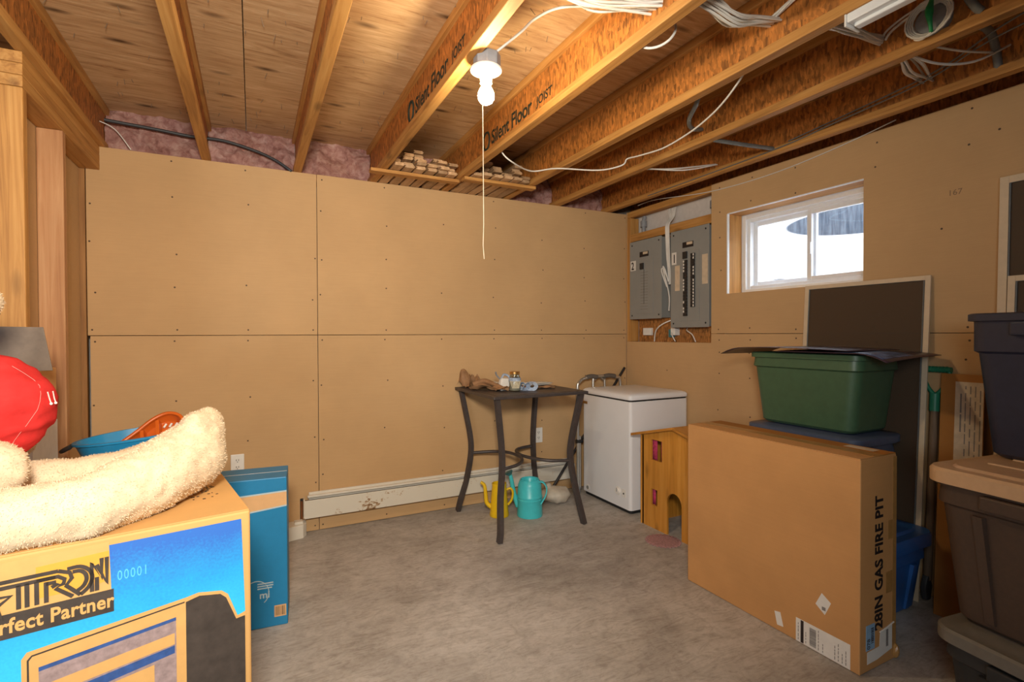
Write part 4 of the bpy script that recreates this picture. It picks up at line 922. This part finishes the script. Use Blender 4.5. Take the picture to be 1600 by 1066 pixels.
tote('storage_tote', 'royal blue lidded tote on the floor behind the fire pit carton', (2.456, 1.487), 0, .232, .315, 0, .315, .14, 'blue', .72, .045, 'blue')
tote('storage_tote', 'slate blue lidded tote between the blue tote and the green tote', (2.525, 1.585), 0, .180, 0.275, .367, .742, .14, 'slate', .8, .020, 'slate', .05, ribs=False)
gt = tote('storage_tote', 'dark green open tote topped with loose posters', (2.535, 1.585), 0, .180, .285, .769, 1.130, .17, 'green', .78, None, None, .05, ribs=False, handle=False)
for k, lb in ((0, 'large dark poster draped over the green tote with a drooping corner'), (1, 'dark reddish poster lying lengthwise on the green tote')):
    p = thing('poster', lb, 'poster', (2.53, 1.56, 1.131), 0, 'posters on the green tote')
    if k == 0:
        def pf(u, v):
            x = -.22 + .44 * u; y = -.385 + .50 * v; e = max(0, -.26 - y) / .125
            return (x, y, .006 + .004 * math.sin(u * 3) - e * e * (.034 - .022 * u))
    else:
        def pf(u, v):
            x = -.225 + .40 * u; y = -.24 + .68 * v
            z = .016 + .008 * math.sin(v * 3.1) - max(0, v - .8) ** 2 * .8
            return (x, y, z)
    G().sheet(pf, 14, 18, (0, 0, .0025)).build('sheet', 'purple', p, 180, local=True)
    if k == 0:
        G().sheet(lambda u, v: (lambda q: (q[0], q[1], q[2] + .0032))(pf(.03 + .55 * u, .04 + .40 * v)), 8, 10, (0, 0, .0004)).build('printed_picture', 'print_blue', p, 180, local=True)
tote('storage_tote', 'black tote with worn grey lid at the bottom of the brown stack', (2.215, .575), math.radians(-8), .30, .235, 0, .275, .12, 'black_tote', .72, .028, 'lid_grey')
tote('storage_tote', 'big brown tote with tan lid under the navy tote', (2.235, .60), math.radians(-8), .295, .25, .307, .765, .18, 'brown', .80, .036, 'tan', .065)
tote('storage_tote', 'open navy blue tote on top of the tan lid', (2.435, .645), math.radians(-4), .265, .215, .805, 1.292, .22, 'navy', .72, None, None, .05, ribs=False)

# ------------------------------------------------------------------ screens, cardboard and shovel along the right wall
def leaning_screen(name, label, y0, y1, z1, xt, xb, w=.026, group='window screens leaning on the right wall'):
    o = thing(name, label, 'window screen', (xb, (y0 + y1) / 2, 0), 0, group)
    d = Vector((xt - xb, 0, z1)); L = d.length; d.normalize(); n = Vector((d.z, 0, -d.x))
    def P(y, t, h=0): q = Vector((xb, y, 0)) + d * t + n * h; return q
    for nm, ya, yb, ta, tb in (('frame_bar', y0, y0 + w, 0, L), ('frame_bar', y1 - w, y1, 0, L), ('frame_bar', y0 + w, y1 - w, 0, w), ('frame_bar', y0 + w, y1 - w, L - w, L)):
        pts = [P(ya, ta), P(yb, ta), P(yb, tb), P(ya, tb)]; G().prism(pts, n * -.010).build(nm, 'frame_wood', o, bevel=.001)
    G().prism([P(y0 + w, w, -.004), P(y1 - w, w, -.004), P(y1 - w, L - w, -.004), P(y0 + w, L - w, -.004)], n * -.001).build('screen_mesh', 'screen', o)
    G().tube([P(y0 + w + .004, w, -.009), P(y1 - w - .004, w, -.009), P(y1 - w - .004, L - w, -.009), P(y0 + w + .004, L - w, -.009)], .003, 5, closed=True).build('spline', 'cable_grey', o)
    return o
leaning_screen('window_screen', 'large dark window screen behind the green tote, leaning below the window', 1.232, 1.832, 1.492, 2.792, 2.700, .022)
leaning_screen('window_screen', 'tallest window screen leaning beside the navy tote', .22, .992, 1.872, 2.794, 2.735, .030)
leaning_screen('window_screen', 'smaller cream framed screen leaning in front of the tallest screen', .30, .955, 1.458, 2.768, 2.690, .024)
cb2 = thing('flattened_carton', 'flattened orange-brown carton with a printed instruction sheet, leaning on the wall', 'cardboard', (2.66, 1.0, 0))
def CP(y, z): return (2.640 + .125 * z / 1.04, y + .03 * z / 1.04, z)
G().prism([CP(1.152, .001), CP(.998, .001), CP(.998, 1.045), CP(1.152, 1.045)], (.006, 0, 0)).build('carton_sheet', 'card_dk', cb2, bevel=.001)
ps = G().prism([tuple(Vector(CP(1.098, .58)) - Vector((.0008, 0, 0))), tuple(Vector(CP(1.0, .58)) - Vector((.0008, 0, 0))), tuple(Vector(CP(1.0, 1.012)) - Vector((.0008, 0, 0))), tuple(Vector(CP(1.098, 1.012)) - Vector((.0008, 0, 0)))], (.0006, 0, 0)).build('printed_sheet', 'paper_tan', cb2)
for c in range(5):
    y = 1.080 - c * .017; z = .62
    while z < .99:
        w = R(.03, .09); q0, q1 = Vector(CP(y, z)) - Vector((.0012, 0, 0)), Vector(CP(y, min(.995, z + w))) - Vector((.0012, 0, 0)); t = .006 if c == 0 else .004
        if c or .72 < z < .93: G().prism([q0, q0 - Vector((0, t, 0)), q1 - Vector((0, t, 0)), q1], (.0003, 0, 0)).build('print_line', 'ink_grey', ps)
        z += w + R(.006, .02)
sh = thing('shovel', 'shovel with green D-handle standing between the screen and the flattened carton', 'shovel', (2.6, 1.18, 0))
dv = Vector((.035, -.008, .80)); b0 = Vector((2.742, 1.219, .10))
G().tube([b0, b0 + dv], .017, 10).build('shaft', wood('shaft_wood', 'z', (.10, .06, .035), (.17, .11, .065), (.24, .16, .10)), sh, 60)
e = b0 + dv; u = dv.normalized()
G().tube([e - u * .03, e + u * .05], .021, 10).build('socket', 'shovel_green', sh, 60)
for s in (-1, 1): G().tube([e + u * .04, e + u * .075 + Vector((0, s * .028, 0)), e + u * .13 + Vector((0, s * .05, 0)), e + u * .155 + Vector((0, s * .05, 0))], .009, 8, 4).build('handle_arm', 'shovel_green', sh, 60)
G().tube([e + u * .16 + Vector((0, -.058, 0)), e + u * .16 + Vector((0, .058, 0))], .013, 10).build('grip', 'shovel_green', sh, 60)
for k in range(-3, 4): G().tube([e + u * .16 + Vector((0, k * .013 - .003, 0)), e + u * .16 + Vector((0, k * .013 + .003, 0))], .0150, 10).build('grip_rib', 'shovel_green', sh)
G().loft([[tuple(b0 + Vector((dx - .01, dy, dz)))for dx, dy in rrect(w_, .012, .005, 2)] for w_, dz in ((.01, .02), (.02, 0), (.03, -.03), (.018, -.085))]).build('blade', 'cable_dk', sh, 60)

# ------------------------------------------------------------------ left foreground: cartons
th = math.radians(11); U = Vector((math.cos(th), math.sin(th), 0)); Nn = Vector((math.sin(th), -math.cos(th), 0))
mbx = thing('monitor_carton', 'big carton printed with a computer monitor and the words Perfect Partner', 'box', (-.009, 1.398, 0), th)
BW, BD, BH = .86, .66, .80
G().box(-BW, 0, 0, BD, .001, BH).build('carton_body', 'card_lt', mbx, bevel=.005, local=True)
G().box(-BW + .003, -.003, .003, BD / 2 - .001, BH, BH + .003).build('top_flap', 'card_lt', mbx, local=True)
G().box(-BW + .003, -.003, BD / 2 + .001, BD - .003, BH, BH + .003).build('top_flap', 'card_lt', mbx, local=True)
G().prism([(-.22, BD - .004, BH), (-.006, BD - .004, BH), (-.004, BD + .02, BH + .045), (-.03, BD + .015, BH + .03), (-.22, BD, BH + .004)], (0, -.004, 0)).build('lifted_flap', 'card_lt', mbx, local=True)
G().box(-.16, -.012, BD * .70, BD * .86, BH + .003, BH + .0036).build('blue_print_patch', 'print_navy', mbx, local=True)
g = G()
for k in range(70):
    x, y = -.09 + random.gauss(0, .022), .27 + random.gauss(0, .05); g.box(x, x + R(.003, .009), y, y + R(.003, .008), BH + .003, BH + .0034)
stuff(g.build('ink_blot', 'ink', mbx, local=True))
def fpoly(pts, mat, name, lay, par=mbx): return G().prism([(x, -.0004 * lay, z) for x, z in pts], (0, .0004 * lay + .0002, 0)).build(name, mat, par, local=True)
fpoly([(-BW + .01, .03), (-.022, .03), (-.013, .55), (-.020, .783), (-BW + .01, .783)], 'halftone', 'blue_print', 1)
fpoly([(-BW, .688), (-.268, .688), (-.271, .790), (-BW, .790)], 'print_tan', 'logo_panel', 2)
fpoly([(-.385, .705), (-.30, .705), (-.271, .71), (-.271, .772), (-.385, .768)], 'print_orange', 'tape_piece', 3)
fpoly([(-BW, .641), (-.264, .641), (-.264, .689), (-BW, .689)], 'print_dark', 'slogan_strip', 3)
text('Perfect Partner', .040, 'print_tan', frame((-.4715, -.0018, .6525), (1, 0, 0), (0, 0, 1)), 'slogan', mbx, 1.04, .0003, .0010, .80, local=True)
def stroke(pts, w=.0036, smooth=0, closed=False):
    P = [(x, -.0021, z) for x, z in pts]
    G().tube(P, w, smooth=smooth, closed=closed, sec=[(-.12, -1), (.12, -1), (.12, 1), (-.12, 1)]).build('logo_stroke', 'print_dark', mbx, local=True)
za, zb = .694, .752
stroke([(-.480, .752), (-.352, .752)]); stroke([(-.44, .741), (-.356, .741)])
for x in (-.410, -.398): stroke([(x, .741), (x, za)])
stroke([(-.384, .741), (-.384, za)]); stroke([(-.370, .735), (-.370, za)])
stroke([(-.384, .741), (-.352, .741), (-.342, .733), (-.344, .724), (-.356, .718), (-.330, za)]); stroke([(-.370, .731), (-.356, .731), (-.352, .727), (-.362, .722)]); stroke([(-.352, .752), (-.334, .744), (-.331, .732), (-.340, .719), (-.318, za)])
oc_, orr = (-.332, .7235), .0
stroke([(-.338, .752), (-.318, .752), (-.303, .740), (-.299, .723), (-.305, .706), (-.318, za)], smooth=4); stroke([(-.330, .744), (-.318, .743), (-.310, .735), (-.308, .723), (-.313, .711), (-.322, .704)], smooth=4)
stroke([(-.2995, za), (-.2995, .754), (-.2835, .716), (-.2835, .760)]); stroke([(-.2915, za), (-.2915, .722)]); stroke([(-.2915, .748), (-.2750, .704), (-.2750, .760)])
star = [(-.455 + (.036 if k % 2 == 0 else .015) * math.sin(k * PI / 5), .712 + (.036 if k % 2 == 0 else .015) * math.cos(k * PI / 5)) for k in range(10)]
stroke(star, closed=True)
for k in range(9):
    if k < 5: text('00001'[k], .030, 'print_pale', frame((-.258 + k * .0112, -.0009, .704), (1, 0, 0), (0, 0, 1)), 'carton_number', mbx, 1, .0002, 0, .62, local=True)
# printed picture of a monitor
fpoly([(-.408, .03), (-.408, .592), (-.400, .604), (-.136, .628), (-.110, .632), (-.063, .622), (-.050, .610), (-.030, .552), (-.013, .557), (-.013, .03)], 'print_tan', 'monitor_outline', 2)
fpoly([(-.135, .03), (-.135, .618), (-.108, .624), (-.066, .615), (-.054, .603), (-.033, .545), (-.014, .547), (-.014, .03)], 'print_dark', 'monitor_side', 3)
fpoly([(-.400, .03), (-.400, .588), (-.393, .596), (-.137, .620), (-.1375, .617), (-.392, .593), (-.397, .586), (-.397, .03)], 'print_dark', 'bezel_line', 3)
fpoly([(-.383, .10), (-.383, .566), (-.154, .588), (-.154, .10)], 'print_mauve', 'printed_screen', 3)
fpoly([(-.383, .560), (-.383, .568), (-.154, .590), (-.154, .583)], 'print_navy', 'screen_edge', 4)
fpoly([(-.378, .505), (-.378, .530), (-.157, .555), (-.157, .530)], 'print_tan', 'screen_band', 4)
fpoly([(-.378, .480), (-.378, .500), (-.157, .527), (-.157, .510)], 'print_navy', 'title_bar', 4)
fpoly([(-.378, .10), (-.378, .476), (-.195, .498), (-.195, .10)], 'print_tan', 'window_area', 4)
fpoly([(-.262, .36), (-.268, .462), (-.213, .468), (-.205, .37)], 'print_navy', 'clip_art', 5)
fpoly([(-.372, .42), (-.372, .437), (-.325, .442), (-.325, .426)], 'print_navy', 'menu_text', 5)
# narrow blue carton
bc = thing('blue_carton', 'narrow upright blue carton with a tan band behind the monitor carton', 'box', (.123, 2.357, 0), math.radians(-5))
G().box(-.325, 0, 0, .205, .001, .628).build('carton_body', 'box_blue', bc, bevel=.004, local=True)
G().box(-.322, -.003, .100, .104, .628, .6286).build('top_seam', 'paper', bc, local=True)
G().prism([(-.322, -.0006, .475), (-.001, -.0006, .510), (-.001, -.0006, .565), (-.322, -.0006, .552)], (0, .0008, 0)).build('tan_band', 'strip_tan', bc, local=True)
G().prism([(-.322, -.0008, .552), (-.001, -.0008, .565), (-.001, -.0008, .571), (-.322, -.0008, .558)], (0, .0008, 0)).build('band_edge', 'logo_pale', bc, local=True)
G().prism([(-.322, -.0008, .469), (-.001, -.0008, .504), (-.001, -.0008, .510), (-.322, -.0008, .475)], (0, .0008, 0)).build('band_edge', 'logo_pale', bc, local=True)
b_ = G().box(-.052, -.006, -.0008, 0, .040, .088).build('barcode_patch', 'strip_tan', bc, local=True)
for k in range(9): G().box(-.049 + k * .0045, -.049 + k * .0045 + R(.001, .003), -.0012, -.0007, .045, .083).build('barcode_bar', 'print_dark', b_, local=True)
G().tube([(-.120 + .048 * math.cos(t * PI / 14 - .9), -.0008, .150 + .052 * math.sin(t * PI / 14 - .9)) for t in range(8)], .0018, 5).build('logo_arc', 'logo_pale', bc, local=True)
G().tube([(-.120 + .048 * math.cos(t * PI / 14 + .75), -.0008, .150 + .052 * math.sin(t * PI / 14 + .75)) for t in range(16)], .0018, 5).build('logo_arc', 'logo_pale', bc, local=True)
text('mi', .040, 'logo_pale', frame((-.108, -.001, .128), (1, 0, 0), (0, 0, 1)), 'logo_letters', bc, 1, .0002, .001, local=True)
for k, w in enumerate((.055, .06, .06)): G().box(-.115, -.115 + w, -.0008, 0, .166 + k * .010, .171 + k * .010).build('print_line', 'logo_pale', bc, local=True)
g = G().box(-.33, -.28, .05, .10, .6285, .632); g.build('torn_patch', 'ink', bc, local=True)
# plain carton carrying the tub
pc = thing('plain_carton', 'plain brown carton beneath the blue tub', 'box', (-.41, 2.53, 0))
G().box(-.60, -.225, 2.375, 2.70, .001, .675).build('carton_body', 'card', pc, bevel=.004)
G().box(-.598, -.227, 2.50, 2.55, .675, .6756).build('tape', 'card_tape', pc)
tb = thing('blue_tub', 'blue plastic tub holding an orange scoop', 'tub', (-.405, 2.535, .676))
def el(rx, ry, z, n=32, tl=.10): return [(rx * math.cos(2 * PI * k / n), ry * math.sin(2 * PI * k / n), z + tl * rx * math.cos(2 * PI * k / n)) for k in range(n)]
G().loft([el(.15, .11, .001, tl=0), el(.165, .12, .02, tl=.0), el(.212, .16, .148), el(.222, .168, .150), el(.222, .168, .158), el(.208, .156, .158), el(.16, .115, .025, tl=0), el(.01, .01, .025, tl=0)]).build('tub_body', 'tub_blue', tb, 40, local=True)
for s in (-1, 1): G().tube([(s * .216, -.05, .147 + s * .02), (s * .247, -.03, .13 + s * .02), (s * .247, .03, .13 + s * .02), (s * .216, .05, .147 + s * .02)], .008, 8, 4).build('handle', 'cable_dk', tb, 60, local=True)
osn = thing('orange_scoop', 'orange plastic scoop with slots lying in the blue tub', 'scoop', (-.41, 2.50, .815))
SA, SB = Vector((.955, .0, .30)), Vector((-.12, .62, .77)).normalized(); SN = SA.cross(SB).normalized()
def SP(a, b, h=0): return SA * a + SB * b + SN * h
outl = catmull([(-.24, -.050, 0), (-.13, -.026, 0), (-.02, .022, 0), (.05, .062, 0), (.105, .070, 0), (.148, .040, 0), (.155, -.005, 0), (.12, -.045, 0), (.03, -.062, 0), (-.10, -.066, 0), (-.20, -.066, 0)], 4, True)
G().tube([SP(p.x, p.y, .004) for p in outl], .0075, 7, closed=True).build('rim', 'orange', osn, 60, local=True)
ins = [(p.x * .96, p.y * .94) for p in outl]
G().loft([[SP(a, b, 0) for a, b in ins], [SP(a * .93, b * .86, -.034) for a, b in ins], [SP(a * .90, b * .80, -.037) for a, b in ins]], cap0=False).build('tray', 'orange', osn, 40, local=True)
for a, b0_, b1_ in ((-.055, -.055, .0), (.005, -.055, .03), (.06, -.05, .055)):
    G().prism([SP(a, b0_, .002), SP(a + .012, b0_, .002), SP(a + .012, b1_, .002), SP(a, b1_, .002)], SN * -.034).build('cross_rib', 'orange', osn, local=True)
for k in range(3):
    a = .085 + k * .020
    G().tube([SP(a - .006, .030 - k * .006, -.031), SP(a + .004, .044 - k * .006, -.031)], .0045, 7).build('slot', 'paper', osn, 60, local=True)
# taped carton behind the bear
gc = thing('taped_carton', 'tall carton with a grey taped flap standing by the bare studs', 'box', (-.86, 2.24, 0))
G().box(-1.13, -.625, 2.13, 2.36, .001, 1.115).build('carton_body', 'card', gc, bevel=.004)
G().prism([(-1.12, 2.128, 1.115), (-.573, 2.128, 1.115), (-.592, 2.118, 1.254), (-1.12, 2.118, 1.262)], (0, .004, 0)).build('taped_flap', 'greytape', gc, bevel=.001)
G().box(-.66, -.6245, 2.1285, 2.361, .60, .93).build('white_label', 'paper', gc)

# ------------------------------------------------------------------ teddy bear
bear = thing('teddy_bear', 'huge cream plush bear stretched out on the monitor carton', 'teddy bear', (-.55, 1.62, .803))
def capsule(g, pts, rs, k=7):
    P = [Vector(p) for p in pts]
    for i in range(len(P) - 1):
        for j in range(k):
            t = j / k; g.ball(tuple(P[i].lerp(P[i + 1], t)), rs[i] + (rs[i + 1] - rs[i]) * t, 14, 9)
    g.ball(tuple(P[-1]), rs[-1], 14, 9)
g = G()
capsule(g, [(-.74, 1.55, .885), (-.60, 1.42, .868), (-.46, 1.356, .858), (-.32, 1.376, .862), (-.225, 1.485, .878), (-.165, 1.58, .898)], [.085, .072, .064, .068, .080, .088])
capsule(g, [(-.150, 1.60, .90), (-.132, 1.645, .95), (-.118, 1.672, .985)], [.085, .062, .040], 6)
g.ball((-.140, 1.625, .915), (.056, .09, .105)); g.ball((-.122, 1.672, .988), (.042, .045, .036))
capsule(g, [(-.74, 1.70, .865), (-.60, 1.72, .855), (-.44, 1.755, .850), (-.32, 1.785, .855), (-.235, 1.815, .872)], [.062, .054, .050, .050, .058])
g.ball((-.205, 1.835, .885), (.046, .06, .07))
g.ball((-.80, 1.64, .93), (.12, .15, .125)); g.ball((-.805, 1.66, 1.06), (.11, .125, .14)); g.ball((-.77, 1.67, 1.19), (.08, .08, .07))
capsule(g, [(-.79, 1.55, 1.13), (-.69, 1.49, 1.02), (-.522, 1.560, .922)], [.06, .056, .062])
capsule(g, [(-.79, 1.78, 1.13), (-.71, 1.87, 1.02), (-.60, 1.885, .93)], [.06, .056, .056])
g.ball((-.715, 1.68, 1.305), (.128, .125, .105)); g.ball((-.607, 1.690, 1.305), (.062, .055, .050))
for s in (-1, 1): g.ball((-.73, 1.68 + s * .10, 1.40), (.03, .042, .045))
bo_ = g.build('body', 'plush', bear, 180)
md = bo_.modifiers.new('remesh', 'REMESH'); md.mode = 'VOXEL'; md.voxel_size = .010; md.use_smooth_shade = True
ms = bo_.modifiers.new('smooth', 'SMOOTH'); ms.factor = .6; ms.iterations = 7
bpy.context.view_layer.update(); applied(bo_)
me = bo_.data
for v in me.vertices:
    c = v.co; v.co = c + v.normal * (.0035 * noise.noise(c * 45) + .0045 * noise.noise(c * 16))
    v.co.z = max(v.co.z, .002)
# short plush pile
def fur(me, n, length, width, parent, mat, seed=3, keep=None):
    rnd = random.Random(seed); me.calc_loop_triangles(); tr_ = me.loop_triangles
    areas = [t.area for t in tr_]; ids = rnd.choices(range(len(tr_)), weights=areas, k=n); vs = []; fs = []
    for i in ids:
        t = tr_[i]; a, b, c = (me.vertices[q].co for q in t.vertices); r1, r2 = rnd.random(), rnd.random()
        if r1 + r2 > 1: r1, r2 = 1 - r1, 1 - r2
        p = a + (b - a) * r1 + (c - a) * r2; nn = t.normal
        if keep and not keep(p): continue
        d = (nn + Vector((rnd.uniform(-.8, .8), rnd.uniform(-.8, .8), rnd.uniform(-.9, .3)))).normalized()
        x = d.cross(nn if abs(d.dot(nn)) < .99 else d.orthogonal()).normalized() * width; L = length * rnd.uniform(.6, 1.25); k = len(vs)
        vs += [p - x, p + x, p + d * L]; fs.append((k, k + 1, k + 2))
    m2 = bpy.data.meshes.new('plush_pile'); m2.from_pydata(vs, [], fs); m2.materials.append(M[mat])
    o = bpy.data.objects.new('plush_pile', m2); COL.objects.link(o); o.parent = parent; return stuff(o)
fur(me, 70000, .0045, .0008, bo_, 'plush')
# red cushion resting against the bear
rc = thing('red_cushion', 'plump round red fabric cushion with white cords beside the plush bear', 'cushion', (-.598, 1.70, .93))
g = G().ball((-.572, 1.70, 1.050), (.122, .105, .135), 72, 48)
def wr_(v):
    p = Vector(v); d = (p - Vector((-.572, 1.70, 1.050))); n_ = d.normalized()
    w = .012 * noise.noise((p.x * 8, p.y * 8, p.z * 22)) - .010 * abs(noise.noise((p.x * 14 + p.z * 10, p.y * 14, p.z * 34))); q = p + n_ * w
    return (q.x, q.y, max(q.z, .925 + .05 * abs(n_.y)))
g.v = [wr_(v) for v in g.v]
rt = g.build('cushion_cover', 'red', rc, 180)
def on_top(a, e, h=.004):
    d = Vector((math.cos(e) * math.cos(a), math.cos(e) * math.sin(a), math.sin(e))); c = Vector((-.572, 1.70, 1.050))
    q = wr_(c + Vector((d.x * .122, d.y * .105, d.z * .135))); return Vector(q) + d * h
G().tube([on_top(-.75 + .25 * math.sin(t * .35), .95 - t * .14, .001) for t in range(13)], .0006, 5).build('seam', 'seam_pink', rt)
for a in (-.30, -.16):
    G().tube([on_top(a - .08, .26), on_top(a, .13), on_top(a + .03, .05)], .0013, 6).build('drawstring', 'whitecord', rt)
    G().ball(tuple(on_top(a + .03, .04)), .0035, 8, 6).build('drawstring_knot', 'whitecord', rt)
nz_ = G().ball((-.566, 1.670, 1.346), (.012, .016, .011), 10, 7).build('nose', 'black', bear, 180)
for s in (-1, 1): G().ball((-.603, 1.685 + s * .052, 1.360), .012, 10, 7).build('eye', 'black', bear, 180)
G().tube([(-.585, 1.642, 1.300), (-.560, 1.655, 1.283), (-.548, 1.675, 1.280)], .0016, 5).build('mouth_stitch', 'black', bear)
